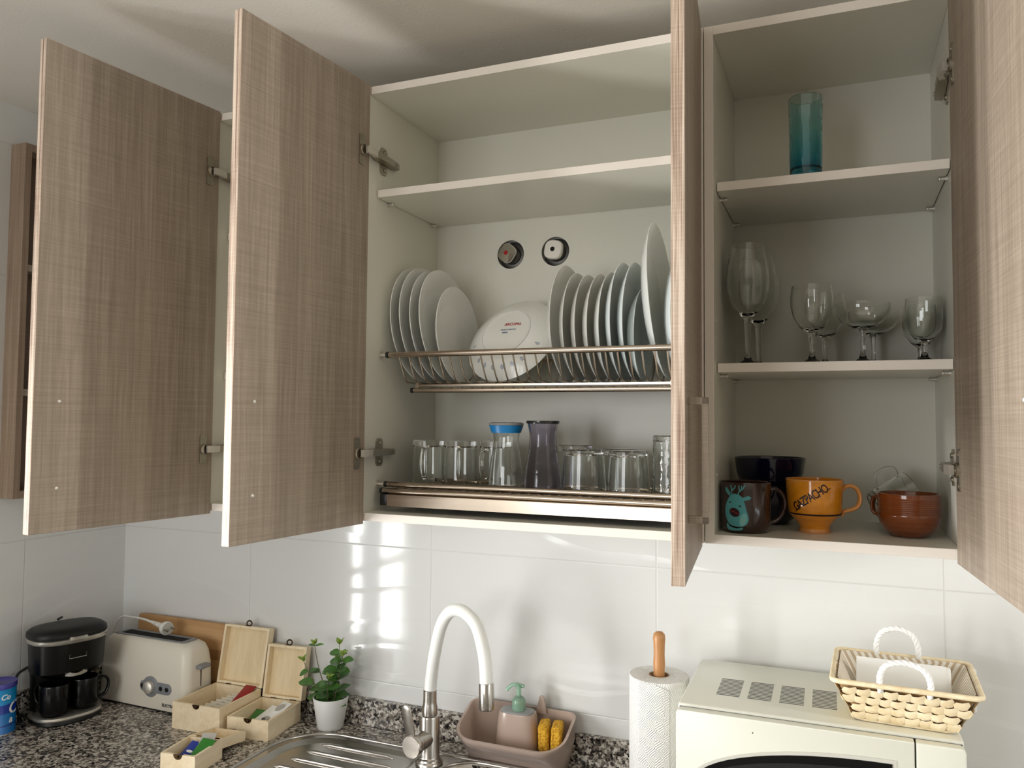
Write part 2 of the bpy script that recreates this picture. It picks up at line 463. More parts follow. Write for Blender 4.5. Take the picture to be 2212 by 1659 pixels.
def loft(bm, rings, cap0=True, cap1=True, mi=0):
    """rings of equal length point lists"""
    V = [[bm.verts.new(p) for p in rg] for rg in rings]; n = len(V[0])
    for k in range(len(V)-1):
        for i in range(n):
            f = bm.faces.new((V[k][i], V[k][(i+1) % n], V[k+1][(i+1) % n], V[k+1][i])); f.material_index = mi
    if cap0: bm.faces.new(V[0][::-1]).material_index = mi
    if cap1: bm.faces.new(V[-1]).material_index = mi
    return bm
def ball(bm, c, r, seg=16, M=None):
    rx, ry, rz = r if isinstance(r, (tuple, list)) else (r, r, r)
    g = bmesh.ops.create_uvsphere(bm, u_segments=seg, v_segments=seg//2+2, radius=1.0)
    mm = Matrix.Translation(c) @ (M if M is not None else Matrix.Identity(4)) @ Matrix.Diagonal((rx, ry, rz, 1))
    bmesh.ops.transform(bm, matrix=mm, verts=g['verts'])
    return bm
def axes(o, x, y, z):
    x, y, z = Vector(x), Vector(y), Vector(z)
    return Matrix(((x.x, y.x, z.x, o[0]), (x.y, y.y, z.y, o[1]), (x.z, y.z, z.z, o[2]), (0, 0, 0, 1)))
def text_bm(s, size, depth, bold=0.0, align='CENTER', shear=0.0, space=1.0):
    cu = bpy.data.curves.new('lettering', 'FONT'); cu.body = s; cu.size = size; cu.extrude = depth/2
    cu.offset = bold; cu.align_x = align; cu.align_y = 'CENTER'; cu.shear = shear; cu.space_character = space
    cu.resolution_u = 4
    o = bpy.data.objects.new('lettering', cu); C.objects.link(o)
    dg = bpy.context.evaluated_depsgraph_get(); dg.update()
    me = bpy.data.meshes.new_from_object(o.evaluated_get(dg))
    C.objects.unlink(o); bpy.data.objects.remove(o); bpy.data.curves.remove(cu)
    bm = B(); bm.from_mesh(me); bpy.data.meshes.remove(me)
    return bm
def poly_bm(shapes, depth, cuts=2):
    """flat filled outlines as a thin slab in the xy plane"""
    bm = B()
    for pl in shapes:
        prism(bm, pl, 0, depth)
    bmesh.ops.triangulate(bm, faces=bm.faces)
    for _ in range(cuts+2):
        bmesh.ops.subdivide_edges(bm, edges=[e for e in bm.edges if e.calc_length() > .003], cuts=1)
        bmesh.ops.triangulate(bm, faces=bm.faces)
    return bm
def wrap(bm, rad, ang0):
    """lay xy artwork round a vertical cylinder: x along the girth, y up, z outward"""
    for v in bm.verts:
        r = (rad(v.co.y) if callable(rad) else rad)+v.co.z
        a = ang0+v.co.x/(rad(v.co.y) if callable(rad) else rad)
        v.co = (r*math.cos(a), r*math.sin(a), v.co.y)
    return bm

# ---------------------------------------------------------------- the room
WY, WX, CZ = 0.02, -1.0032, 2.435     # back wall face, left wall face, ceiling height
RX, FY = 3.3, -3.4
struct('floor', bx(WX-.1, FY-.1, -.1, RX+.1, WY+.1, 0), 'floor')
struct('ceiling', bx(WX-.1, FY-.1, CZ, RX+.1, WY+.1, CZ+.1), 'ceil')
struct('wall_back', bx(WX-.1, WY, 0, RX+.1, WY+.1, CZ), 'tile_b')
struct('wall_left', holed([(FY, 0), (WY, 0), (WY, CZ), (FY, CZ)], [[(-1.68, .08), (-1.16, .08), (-1.16, 2.04), (-1.68, 2.04)]], WX-.1, WX,
       Matrix(((0, 0, 1, 0), (1, 0, 0, 0), (0, 1, 0, 0), (0, 0, 0, 1)))), 'tile_l')
struct('wall_right', holed([(FY, 0), (WY, 0), (WY, CZ), (FY, CZ)], [[(-2.5, .75), (-1.1, .75), (-1.1, 1.95), (-2.5, 1.95)]], RX, RX+.1,
       Matrix(((0, 0, 1, 0), (1, 0, 0, 0), (0, 1, 0, 0), (0, 0, 0, 1)))), 'paint')
struct('wall_front', holed([(WX, 0), (RX, 0), (RX, CZ), (WX, CZ)], [[(-.9, .98), (.26, .98), (.26, 2.22), (-.9, 2.22)]], FY-.1, FY,
       Matrix(((1, 0, 0, 0), (0, 0, 1, 0), (0, 1, 0, 0), (0, 0, 0, 1)))), 'paint')
fr = B()
for (a, b, c, d) in ((-1.68, -1.65, .08, 2.04), (-1.19, -1.16, .08, 2.04), (-1.68, -1.16, .08, .12), (-1.68, -1.16, 2.0, 2.04), (-1.68, -1.16, .97, 1.0)):
    box(fr, WX-.06, a, c, WX-.02, b, d)
struct('window_1', fr, 'white_pl')
fr = B()
for (a, b, c, d) in ((-.9, -.85, .98, 2.22), (.21, .26, .98, 2.22), (-.35, -.29, .98, 2.22), (-.9, .26, .98, 1.03), (-.9, .26, 2.17, 2.22)):
    box(fr, a, FY-.06, c, b, FY-.02, d)
struct('window_2', fr, 'white_pl')
fr = B()
for (a, b, c, d) in ((-2.5, -2.45, .75, 1.95), (-1.15, -1.1, .75, 1.95), (-1.83, -1.77, .75, 1.95), (-2.5, -1.1, .75, .8), (-2.5, -1.1, 1.9, 1.95)):
    box(fr, RX+.02, a, c, RX+.06, b, d)
struct('added_window', fr, 'white_pl')  # unseen window, added to go with the fill light on the right

# ---------------------------------------------------------------- wall cabinets
CB, CT, T = 1.445, 2.345, .016        # carcass bottom, top, board
DY = -.308                            # carcass front
HZ = (2.203, 1.5825)                  # hinge heights
def carcass(name, label, x0, x1, shelf_z, holes=None, group='white wall cabinets with open doors'):
    t = thing(name, label, 'cabinet', (x0, 0, CB), group=group)
    W = x1-x0; H = CT-CB; yb = .018
    def board(n, *a):
        bm = bx(*a, bev=.0006, seg=1)
        for f in bm.faces:
            if f.calc_center_median().y < DY+.0008: f.material_index = 1
        return obj(n, bm, ['mel', 'mel_edge'], t, smooth=0)
    board('side_panel', 0, DY, 0, T, yb, H); board('side_panel', W-T, DY, 0, W, yb, H)
    board('bottom_panel', T, DY, 0, W-T, yb, T); board('top_panel', T, DY, H-T, W-T, yb, H)
    Mx = Matrix(((1, 0, 0, 0), (0, 0, 1, 0), (0, 1, 0, 0), (0, 0, 0, 1)))
    obj('back_panel', holed([(T, T), (W-T, T), (W-T, H-T), (T, H-T)], holes or [], 0, .004, Mx), 'mel', t, smooth=0)
    for z in shelf_z:
        s = obj('shelf', bx(T+.0015, -.276, z-CB, W-T-.0015, -.002, z-CB+T, bev=.0006, seg=1), 'mel', t, smooth=0)
        for f in s.data.polygons: f.material_index = 0
        s.data.materials.append(MT['mel_edge'])
        for f in s.data.polygons:
            if f.center.y < -.2755: f.material_index = 1
        for px_ in (T, W-T):
            sg = 1 if px_ < .1 else -1
            for py_ in (-.229, -.031):
                bm = B(); z_ = z-CB-.0035
                tube(bm, [(px_-sg*.001, py_, z_), (px_+sg*.003, py_, z_)], .0048, 12)
                tube(bm, [(px_, py_, z_), (px_+sg*.011, py_, z_)], .0028, 10)
                ball(bm, (px_+sg*.011, py_, z_), .0034, 10)
                obj('shelf_pin', bm, 'nickel_pale', s)
    return t
M_holes = [circ(.209, .594, .0335, 40), circ(.3195, .5935, .0335, 40)]
cabL = carcass('wall_cabinet', 'white wall cabinet with two shelves behind the leftmost open door, next to the room corner', -.40, 0.0, (2.0605, 1.740), group=None)
cabM = carcass('wall_cabinet', 'wide white wall cabinet in the middle with dish rack, plates and glasses inside', 0.0, .70, (1.445+.6745,), M_holes, group=None)
cabR = carcass('wall_cabinet', 'white wall cabinet on the right with two shelves of stemware and coloured cups', .7014, 1.10, (1.445+.615, 1.445+.2935), group=None)
# system drilling on the right cabinet's inner left side
for z in (1.560, 1.582, 1.80, 1.83, 2.09, 2.12):
    bm = B(); lathe(bm, [(.0022, 0), (.0022, .0006), (0, .0006)], 10, axes((.016, -.275, z-CB), (0, 1, 0), (0, 0, 1), (1, 0, 0)))
    obj('drill_hole', bm, 'white_pl', cabR)

def handle_bm(z0, z1, yo):
    """square bow handle standing off a door face along -y side given by yo (sign)"""
    bm = B(); s = .010
    a, b = sorted((0, yo*.027))
    box(bm, -s/2, a, z0, s/2, b, z0+s, bev=.0008, seg=1); box(bm, -s/2, a, z1-s, s/2, b, z1, bev=.0008, seg=1)
    a, b = sorted((yo*.018, yo*.027))
    box(bm, -s/2, a, z0, s/2, b, z1, bev=.0008, seg=1)
    return bm
def door(cab, hx, hy, ang, width, sgn, hang, screws=True):
    """hx, hy: hinge-side corner of the INNER face (world); the door runs along its local +x; sgn is the side of the inner face (+1: local -y... )"""
    th = .018; cx, cy = cab.location.x, cab.location.y
    bm = bx(0, 0, -.0055, width, th, CT-CB+.002, bev=.0007, seg=1)
    for f in bm.faces:
        c = f.calc_center_median(); n = f.normal
        f.material_index = 1 if (abs(c.x) < .001 or abs(c.x-width) < .001 or c.z < 0 or c.z > CT-CB) else 0
    if sgn < 0:
        bmesh.ops.scale(bm, vec=(1, -1, 1), verts=bm.verts)
    o = obj('door', bm, ['wood', 'edge'], cab, (hx-cx, hy-cy, 0), (0, 0, ang), smooth=0)
    yo = sgn
    out = th*sgn
    h = obj('handle', handle_bm(1.5205-CB-.005, 1.685-CB, yo), 'wood', o, (width-.049, out, 0), smooth=0)
    if screws:
        for z in (1.680, 1.520):
            s = turned([(0, .0022), (.0022, .0019), (.0036, .0006), (.0038, 0)], 14, axes((0, 0, 0), (1, 0, 0), (0, 0, 1), (0, -sgn, 0)))
            obj('screw', s, 'nickel_pale', o, (width-.049, 0, z-CB))
    return o
dL = door(cabL, -.3775, -.313, R(-90-6.6), .397, -1, None)
dM1 = door(cabM, .0205, -.313, R(-90-5.6), .347, -1, None)
dM2 = door(cabM, .6795, -.313, R(-90+5.4), .347, 1, None)
dR = door(cabR, 1.0790, -.313, R(-90+4.4), .397, 1, None)

def hinge(cab, side_x, sgn, z, dobj):
    """cup hinge between a side panel (inner face at side_x, pointing sgn) and the open door"""
    cx = cab.location.x; z -= CB
    # mounting plate (cross shaped, flat on the panel)
    bm = B()
    pl = [(-.285, -.0075), (-.266, -.0075), (-.266, -.022), (-.260, -.029), (-.245, -.029), (-.239, -.022), (-.240, -.0075), (-.222, -.0075), (-.222, .0075), (-.240, .0075), (-.239, .022), (-.245, .029), (-.260, .029), (-.266, .022), (-.266, .0075), (-.285, .0075)]
    prism(bm, pl, 0, .0025, M=axes((0, 0, 0), (0, 1, 0), (0, 0, 1), (sgn, 0, 0)))
    for zz in (-.019, .019):
        lathe(bm, [(.0042, 0), (.0042, .0045), (.003, .0055), (0, .0055)], 12, axes((0, -.2515, zz), (0, 1, 0), (0, 0, 1), (sgn, 0, 0)))
    root = obj('hinge', bm, 'nickel', cab, (side_x-cx, 0, z))
    bm = B(); s = sgn
    rings = []
    for (y, x0, x1, hz) in ((-.206, .004, .013, .0065), (-.212, .003, .0155, .0075), (-.250, .003, .018, .0085), (-.288, .004, .019, .0085), (-.300, .006, .018, .008)):
        rings.append([(s*x0, y, -hz), (s*x1, y, -hz*.8), (s*x1, y, hz*.8), (s*x0, y, hz)])
    loft(bm, rings)
    for y, r_ in ((-.222, .0035), (-.262, .0035)):
        lathe(bm, [(r_, 0), (r_, .001), (0, .001)], 12, axes((s*.0165, y, 0), (0, 1, 0), (0, 0, 1), (s, 0, 0)))
    obj('hinge_arm', bm, 'nickel', root)
    # bright link from the arm to the cup
    bm = B()
    loft(bm, [[(s*.007, -.296, -.0068), (s*.0165, -.296, -.0068), (s*.0165, -.296, .0068), (s*.007, -.296, .0068)],
              [(s*.013, -.318, -.0072), (s*.022, -.316, -.0072), (s*.022, -.316, .0072), (s*.013, -.318, .0072)],
              [(s*.010, -.334, -.0072), (s*.017, -.336, -.0072), (s*.017, -.336, .0072), (s*.010, -.334, .0072)]])
    obj('hinge_link', bm, 'nickel_pale', root)
    # cup flange screwed to the door
    bm = B()
    prism(bm, rrect(.017, -.0315, .034, .0315, .004, 4), 0, .0022, M=axes((0, 0, 0), (1, 0, 0), (0, 0, 1), (0, -1, 0) if dobj['inner'] > 0 else (0, 1, 0)))
    d = 1 if dobj['inner'] > 0 else -1
    for zz in (-.0235, .0235):
        lathe(bm, [(.0034, 0), (.0034, .0032), (.0015, .0036), (0, .0034)], 12, axes((.0255, 0, zz), (1, 0, 0), (0, 0, 1), (0, -d, 0)))
    lathe(bm, [(.0115, 0), (.0115, .006), (.0095, .007), (.0085, .003), (0, .002)], 20, axes((.0235, 0, 0), (1, 0, 0), (0, 0, 1), (0, -d, 0)))
    obj('hinge_cup', bm, 'nickel', dobj, (0, 0, z))
for d_, i in ((dL, -1), (dM1, -1), (dM2, 1), (dR, 1)): d_['inner'] = i
for z in HZ:
    hinge(cabL, -.40+T, 1, z, dL); hinge(cabM, T, 1, z, dM1); hinge(cabM, .70-T, -1, z, dM2); hinge(cabR, 1.10-T, -1, z, dR)

# shallow open shelf unit on the left wall
u = thing('wall_shelf_unit', 'narrow wooden open shelf unit on the left wall, half hidden by the leftmost door', 'shelf', (WX, -.3625, 1.449))
hU, dU, lU = .885, .052, .34
obj('side_panel', bx(0, 0, 0, dU, .018, hU, bev=.0008, seg=1), 'wood_dark', u, smooth=0)
obj('side_panel', bx(0, lU-.018, 0, dU, lU, hU, bev=.0008, seg=1), 'wood_dark', u, smooth=0)
obj('back_panel', bx(0, .018, .018, .004, lU-.018, hU-.018), 'brown_inside', u, smooth=0)
obj('top_panel', bx(0, .018, hU-.018, dU, lU-.018, hU), 'wood_dark', u, smooth=0)
obj('bottom_panel', bx(0, .018, 0, dU, lU-.018, .018), 'wood_dark', u, smooth=0)
for z in (.262, .573): obj('shelf', bx(.004, .018, z-.008, dU-.002, lU-.018, z+.008), 'wood', u, smooth=0)

# ---------------------------------------------------------------- shut-off valves in the cabinet back
def valve(x, z, label, knob_mat, dot_mat, tilt):
    t = thing('stopcock_valve', label, 'valve', (x, .0185, z))
    # dished collar just inside the round cut-out, then the squarish knob
    obj('valve_collar', turned([(.0325, -.001), (.0325, .003), (.030, .0045), (.022, .006), (.016, .013), (.012, .014), (.0, .014)], 40, axes((0, 0, 0), (1, 0, 0), (0, 0, 1), (0, -1, 0))), 'dchrome', t)
    bm = B(); rings = []
    def ring(s, d):
        o = []
        for k in range(32):
            a = 2*PI*k/32; c, q = math.cos(a), math.sin(a); e = 2/2.9
            o.append((s*math.copysign(abs(c)**e, c), s*math.copysign(abs(q)**e, q), d))
        return o
    for s, d in ((.0140, .012), (.019, .016), (.0218, .022), (.0218, .030), (.020, .033), (.010, .0345)): rings.append(ring(s, d))
    loft(bm, rings)
    kn = obj('valve_knob', bm, knob_mat, t, rot=(R(90)+tilt[0], tilt[1], tilt[2]))
    obj('colour_dot', turned([(.0055, 0), (.0052, .0012), (0, .0016)], 20, Matrix.Translation((0, 0, .0343))), dot_mat, kn)
valve(.209, 2.0390, 'chrome stopcock knob with red dot in the left round cut-out above the plates', 'chrome', 'red', (R(-4), R(38), R(-12)))
valve(.3195, 2.0385, 'pale stopcock knob with black dot in the right round cut-out above the plates', 'ceramic_w', 'black', (R(-4), R(8), R(-3)))

# ---------------------------------------------------------------- plate rack and glass tray (middle cabinet)
RK = thing('plate_rack', 'stainless wire plate rack with two round rails across the middle cabinet', 'dish rack', (0, 0, 1.70))
def capped_rail(name, par, x0, x1, y, z, r, mat='rack'):
    o = obj(name, rod((x0, y, z), (x1, y, z), r, 20), mat, par)
    for xa, xb in ((x0-.004, x0+.003), (x1-.003, x1+.004)):
        obj('end_cap', rod((xa, y, z), (xb, y, z), r*1.06, 20), 'dark', o)
    return o
zr = 1.70
capped_rail('front_rail', RK, .036, .664, -.252, 1.7875-zr, .0062)
capped_rail('lower_rail', RK, .066, .634, -.198, 1.7145-zr, .0056)
capped_rail('back_rail', RK, .036, .664, -.018, 1.7875-zr, .005)
bm = B(); prism(bm, [(-.192, 1.7275-zr), (-.192, 1.7235-zr), (-.082, 1.7235-zr), (-.082, 1.7275-zr)], .070, .630, M=axes((0, 0, 0), (0, 1, 0), (0, 0, 1), (1, 0, 0)))
obj('channel', bm, 'rack', RK, smooth=0)
for x in (.075, .625): obj('rail_bracket', bx(x-.004, -.196, 1.715-zr, x+.004, -.188, 1.730-zr), 'rack', RK, smooth=0)
xs = [.062+.0235*i for i in range(25)]
wire_pts = smoothpath([(0, -.252, 1.784-zr), (0, -.236, 1.755-zr), (0, -.220, 1.7345-zr), (0, -.200, 1.7305-zr), (0, -.09, 1.7305-zr), (0, -.06, 1.736-zr), (0, -.03, 1.772-zr), (0, -.018, 1.7875-zr)], 3)
w0 = None
for x in xs:
    if w0 is None: w0 = obj('wire', tube(B(), wire_pts, .0017, 8), 'rack', RK, (x, 0, 0))
    else:
        c = w0.copy(); C.objects.link(c); c.location = (x, 0, 0)
for x, sg in ((.016, 1), (.684, -1)):
    for y, z in ((-.252, 1.7875), (-.018, 1.7875)):
        bm = rod((x, y, z-zr), (x+sg*.003, y, z-zr), .0075, 16); tube(bm, [(x, y, z-zr), (x+sg*.020, y, z-zr)], .0034, 12)
        obj('wall_pin', bm, 'nickel_pale', RK)

TR = thing('glass_tray', 'stainless draining tray with drip pan under the upside-down glasses', 'dish rack', (0, 0, 1.46))
zr = 1.46
capped_rail('front_rail', TR, .040, .660, -.258, 1.5165-zr, .0056)
bm = rod((.036, -.266, 1.5035-zr), (.664, -.266, 1.5035-zr), .0062, 20)
o = obj('lower_rail', bm, 'rack', TR)
for x in (.032, .662): obj('end_cap', rod((x, -.266, 1.5035-zr), (x+.006, -.266, 1.5035-zr), .0068, 20), 'dark', o)
capped_rail('back_rail', TR, .040, .660, -.022, 1.5100-zr, .0045)
bm = B(); prism(bm, [(-.2755, 1.4735-zr), (-.2755, 1.4965-zr), (-.2735, 1.4975-zr), (-.020, 1.4975-zr), (-.020, 1.4955-zr), (-.2725, 1.4955-zr), (-.2725, 1.4735-zr)], .052, .652, M=axes((0, 0, 0), (0, 1, 0), (0, 0, 1), (1, 0, 0)))
obj('drip_pan', bm, 'rack', TR, smooth=0)
for xa in (.036, .652): obj('corner_block', bx(xa, -.277, 1.4745-zr, xa+.016, -.262, 1.4975-zr, bev=.0015), 'dark', TR)
w0 = None
for i in range(30):
    x = .055+.0203*i
    if w0 is None: w0 = obj('wire', rod((0, -.258, 1.5085-zr), (0, -.022, 1.5085-zr), .0015, 8), 'rack', TR, (x, 0, 0))
    else:
        c = w0.copy(); C.objects.link(c); c.location = (x, 0, 0)
for x, sg in ((.016, 1), (.684, -1)):
    for y, z in ((-.258, 1.5165), (-.022, 1.510)):
        bm = rod((x, y, z-zr), (x+sg*.003, y, z-zr), .0065, 16); tube(bm, [(x, y, z-zr), (x+sg*.026, y, z-zr)], .0032, 12)
        obj('wall_pin', bm, 'nickel_pale', TR)

# ---------------------------------------------------------------- plates
def plate_prof(r, depth, well):
    t = .0032
    return [(0, 0), (well*.93, 0), (well, .0008), (well+(r-well)*.45, depth*.42), (r-.001, depth), (r, depth+.0009), (r-.0008, depth+.0022),
            (well+(r-well)*.43, depth*.42+t), (well-.003, t+.0008), (well*.9, t), (0, t)]
_pm = {}
def plate(r, depth, well, mat, at, lean, turn, label, group):
    """a plate standing on edge in the rack: at = lowest point of the rim, lean = sideways tilt, turn about the vertical"""
    k = (r, mat)
    if k not in _pm:
        o = obj('plate', turned(plate_prof(r, depth, well), 72), mat, smooth=50); _pm[k] = o
    else:
        o = _pm[k].copy(); C.objects.link(o)
    rot = Matrix.Rotation(turn, 4, 'Z') @ Matrix.Rotation(lean, 4, 'Y') @ Matrix.Rotation(R(90), 4, 'Y')
    low = rot @ Vector((r, 0, depth))
    o.matrix_world = Matrix.Translation(Vector(at)-low) @ rot
    return tag(o, label, 'plate', group)
zb_ = 1.7325
GL, GR = 'dinner plates leaning left in the rack', 'white plates standing on the right of the rack'
for (r, bx_, lean, mat, lab, y) in (
        (.1295, .0570, -5, 'opal', 'white plate at the far left of the rack, outermost against the cabinet side', -.135),
        (.1295, .0800, -5.5, 'opal', 'white plate second from the left in the rack, tight against the outermost one', -.135),
        (.125, .1030, -6, 'opal', 'white plate third from the left in the rack, mostly behind its right-hand neighbour', -.135),
        (.126, .1260, -6, 'opal', 'white plate fourth from the left in the rack, directly behind the small plate', -.135),
        (.106, .149, -4, 'opal', 'small white plate, front of the leaning plates on the left of the rack', -.135)):
    plate(r, .020, r*.66, mat, (bx_, y, zb_), R(lean), 0, lab, GL)
sp = plate(.107, .028, .062, 'sprig', (.2530, -.172, zb_+.0015), R(31), R(80), 'white plate with small blue flowers turned underside out beneath the stopcocks', None)
sp.name = 'plate'
# maker's stamp on its underside
bm = text_bm('ARCOPAL', .0095, .0004, .0002)
st = obj('maker_stamp', bm, 'red', sp, (0, 0, 0), smooth=0, label='small red stamp')
bm = text_bm('MADE IN FRANCE', .0048, .0004); 
s2 = text_bm('VITRO', .0048, .0004, .0003); bmesh.ops.translate(s2, verts=s2.verts, vec=(-.006, -.0075, 0)); me_ = bpy.data.meshes.new('t'); s2.to_mesh(me_); s2.free(); bm.from_mesh(me_); bpy.data.meshes.remove(me_)
sb = obj('small_stamp', bm, 'blueprint', sp, smooth=0, label='small blue stamp')
bpy.context.view_layer.update()
up = (sp.matrix_world.to_3x3().inverted() @ Vector((0, 0, 1))); up.z = 0; up.normalize()
rt = up.cross(Vector((0, 0, -1)))
for o_, a, b in ((st, .020, .012), (sb, .006, .004)):
    p = up*a+rt*b
    o_.matrix_local = axes((p.x, p.y, -.0004), rt, up, (0, 0, -1))
ring_ = obj('foot_ring', turned([(.0565, -.0001), (.057, -.0018), (.059, -.0018), (.0595, .0002)], 64), 'opal', sp)

right = [  # radius, x of rim bottom, lean, finish
    (.1205, .3960, 0, 'opal'), (.1120, .4195, 0, 'opal'), (.1095, .4430, 0, 'opal'), (.1095, .4665, .5, 'opal'), (.1105, .4900, .6, 'opal'),
    (.1195, .5145, .6, 'opal_cool'), (.1190, .5380, .8, 'opal_cool'), (.0930, .5535, 1, 'opal_cool')]
words = ['first and tallest of the plain plates just right of the flowered plate', 'second plate right of the flowered plate, lower than its left neighbour',
         'third plate right of the flowered plate', 'fourth plate right of the flowered plate', 'fifth plate right of the flowered plate, last of the lower run',
         'bluish plate second before the tall platter', 'bluish plate overlapping the left edge of the tall platter',
         'short bluish plate tucked under the left edge of the tall platter']
for (r, x, ln, mat), wd in zip(right, words):
    plate(r, .019, r*.68, mat, (x, -.135, zb_), R(ln), 0, wd if wd.startswith('b') or wd.startswith('s') and 'short' in wd else 'white '+wd, GR)
# oval platter, higher than all the plates
bm = turned(plate_prof(.128, .020, .088), 72); bmesh.ops.scale(bm, vec=(1.22, 1, 1), verts=bm.verts)
pf = obj('platter', bm, 'opal', smooth=50)
rot = Matrix.Rotation(R(-4.5), 4, 'Y') @ Matrix.Rotation(R(90), 4, 'Y')
low = rot @ Vector((.128*1.22, 0, .02)); pf.matrix_world = Matrix.Translation(Vector((.6040, -.140, zb_+.002))-low) @ rot
tag(pf, 'tall oval white platter standing highest in the rack near the open door', 'platter')
plate(.1300, .019, .088, 'opal_cool', (.6300, -.137, zb_), R(1.2), 0, 'bluish plate right of the tall platter, partly behind the open door', GR)
plate(.1300, .019, .088, 'opal', (.6490, -.137, zb_), R(1.2), 0, 'rightmost plate in the rack, only a sliver beside the open door edge', GR)

# ---------------------------------------------------------------- glasses upside down on the tray
TZ = 1.5102
def glass_prof(rb, rt, h, t=.0024, base=.009):
    """tumbler: rb foot radius, rt rim radius, standing upright"""
    return [(0, 0), (rb-.002, 0), (rb, .002), (rt, h-.001), (rt-t*.5, h), (rt-t, h-.001), (rb-t, base+.003), (rb-t-.003, base), (0, base)]
def flip(prof, h): return [(r, h-z) for r, z in prof][::-1]
def loop_handle(pts, r, n=6, seg=12, flat=.7): return tube(B(), smoothpath(pts, n), r, seg, flat=flat)
GM = 'glass mugs upside down on the tray'
def glass_mug(x, y, turn, label):
    t = thing('glass_mug', label, 'mug', (x, y, TZ), (0, 0, turn), GM)
    obj('body', turned(flip(glass_prof(.0345, .0355, .098, .003, .012), .098), 48), 'glass', t)
    h = loop_handle([(0, -.0350, .080), (0, -.050, .078), (0, -.058, .062), (0, -.058, .040), (0, -.050, .024), (0, -.0350, .020)], .0048)
    obj('handle', h, 'glass', t)
    return t
glass_mug(.092, -.170, R(14), 'clear glass mug at the left end of the tray, handle towards the viewer')
glass_mug(.166, -.165, R(22), 'clear glass mug second from the left on the tray')
glass_mug(.240, -.145, R(-8), 'clear glass mug half behind the blue-banded carafe')
def carafe(name, x, y, prof_o, t, mat, label, facets=0, band=None):
    th = thing(name, label, 'carafe', (x, y, TZ))
    pin = [(max(r-t, .001), z) for r, z in prof_o if z > .006]
    prof = [(0, 0), (prof_o[0][0]-.002, 0)]+prof_o+[(prof_o[-1][0]-t*.5, prof_o[-1][1]+.001)]+pin[::-1]+[(0, .008)]
    bm = turned(prof, 48)
    if facets:
        for v in bm.verts:
            r = math.hypot(v.co.x, v.co.y)
            if r > .004:
                a = math.atan2(v.co.y, v.co.x); k = 1-.05*(.5-.5*math.cos(facets*a))
                v.co.x *= k; v.co.y *= k
    obj('body', bm, mat, th)
    return th
po = [(.0370, .002), (.0378, .012), (.0360, .035), (.0325, .060), (.0285, .085), (.0270, .104), (.0285, .116), (.0325, .128), (.0345, .136)]
cf = carafe('carafe', .2885, -.206, po, .0026, 'glass', 'clear glass carafe with a wide blue band around its neck', 6)
bnd = [(.0288, .1165), (.0330, .1270), (.0345, .1310), (.0352, .1310), (.0338, .1270), (.0297, .1160)]
obj('neck_band', turned(bnd+[bnd[0]], 48), 'blue_band', cf)
obj('rim', turned([(.0345, .1312), (.0356, .1325), (.0356, .1345), (.0345, .1360), (.0332, .1345), (.0332, .1325), (.0345, .1312)], 48), 'grey_lid', cf)
pp = [(.0398, .002), (.0403, .010), (.0378, .035), (.0335, .062), (.0290, .088), (.0278, .104), (.0288, .118), (.0310, .130), (.0325, .139)]
cp = carafe('carafe', .3675, -.205, pp, .0034, 'glass_purple', 'smoky purple flared glass carafe beside the blue-banded one', 8)
obj('rim', turned([(.0325, .1355), (.0335, .1375), (.0330, .1412), (.0305, .1412), (.0300, .1375), (.0302, .1355), (.0325, .1355)], 48), 'smoke', cp)
GT = 'clear tumblers upside down on the tray'
def tumbler(x, y, rb, rt, h, mat, label, rough=0):
    bm = turned(flip(glass_prof(rb, rt, h), h), 48)
    o = obj('tumbler', bm, mat, None, (x, y, TZ)); return tag(o, label, 'glass', GT)
tumbler(.408, -.120, .036, .041, .092, 'glass', 'clear tumbler mostly hidden behind the smoky purple carafe')
tumbler(.4540, -.206, .0385, .0440, .0865, 'glass', 'wide clear tumbler just right of the smoky purple carafe')
tumbler(.5425, -.206, .0365, .0425, .0855, 'glass', 'wide clear tumbler left of the tall patterned glass')
tumbler(.505, -.125, .036, .042, .086, 'glass', 'clear tumbler in the second row between the two wide tumblers')
tumbler(.6250, -.212, .0335, .0355, .116, 'glass_rip', 'tall clear glass with cut pattern at the open door edge')

# ---------------------------------------------------------------- right cabinet: stemware
S2 = 1.445+.2935+T
def stem_glass(bowl, foot, hs, rs=.0042):
    """bowl: outer profile [(r, z above stem top)]"""
    t = .0016
    o = [(0, 0), (foot, 0), (foot, .0012), (foot*.55, .004), (rs*1.6, .010), (rs, .018), (rs*.95, hs*.6), (rs*1.35, hs-.004)]
    bo = [(r, hs+z) for r, z in bowl]
    bi = [(max(r-t, .0005), hs+z+t*(1 if r < .012 else .3)) for r, z in bowl][1:]
    bi = [(r, min(z, bo[-1][1])) for r, z in bi]
    return o+bo+bi[::-1]+[(0, hs+.0035)]
def stemware(name, bowl, foot, hs, x, y, label, cat, group, src=None, rs=.0042):
    if src is None: o = obj(name, turned(stem_glass(bowl, foot, hs, rs), 48), 'glass', None, (x, y, S2), smooth=60)
    else: o = src.copy(); C.objects.link(o); o.location = (x, y, S2)
    return tag(o, label, cat, group)
tall = [(.006, .001), (.018, .016), (.031, .034), (.0375, .056), (.0385, .075), (.036, .100), (.031, .125), (.0285, .138)]
a = stemware('wine_glass', tall, .032, .082, .763, -.205, 'tall tulip wine glass at the left of the stemware shelf, front one', 'wine glass', 'tall tulip wine glasses', rs=.0048)
stemware('wine_glass', tall, .032, .082, .772, -.095, 'tall tulip wine glass at the left of the stemware shelf, the one behind', 'wine glass', 'tall tulip wine glasses', a)
gob = [(.006, .001), (.020, .012), (.031, .030), (.0355, .050), (.0360, .064), (.0345, .078), (.0330, .086)]
a = stemware('goblet', gob, .030, .053, .872, -.205, 'round-bowled wine goblet, front one, right of the tall glasses', 'wine glass', 'round-bowled goblets')
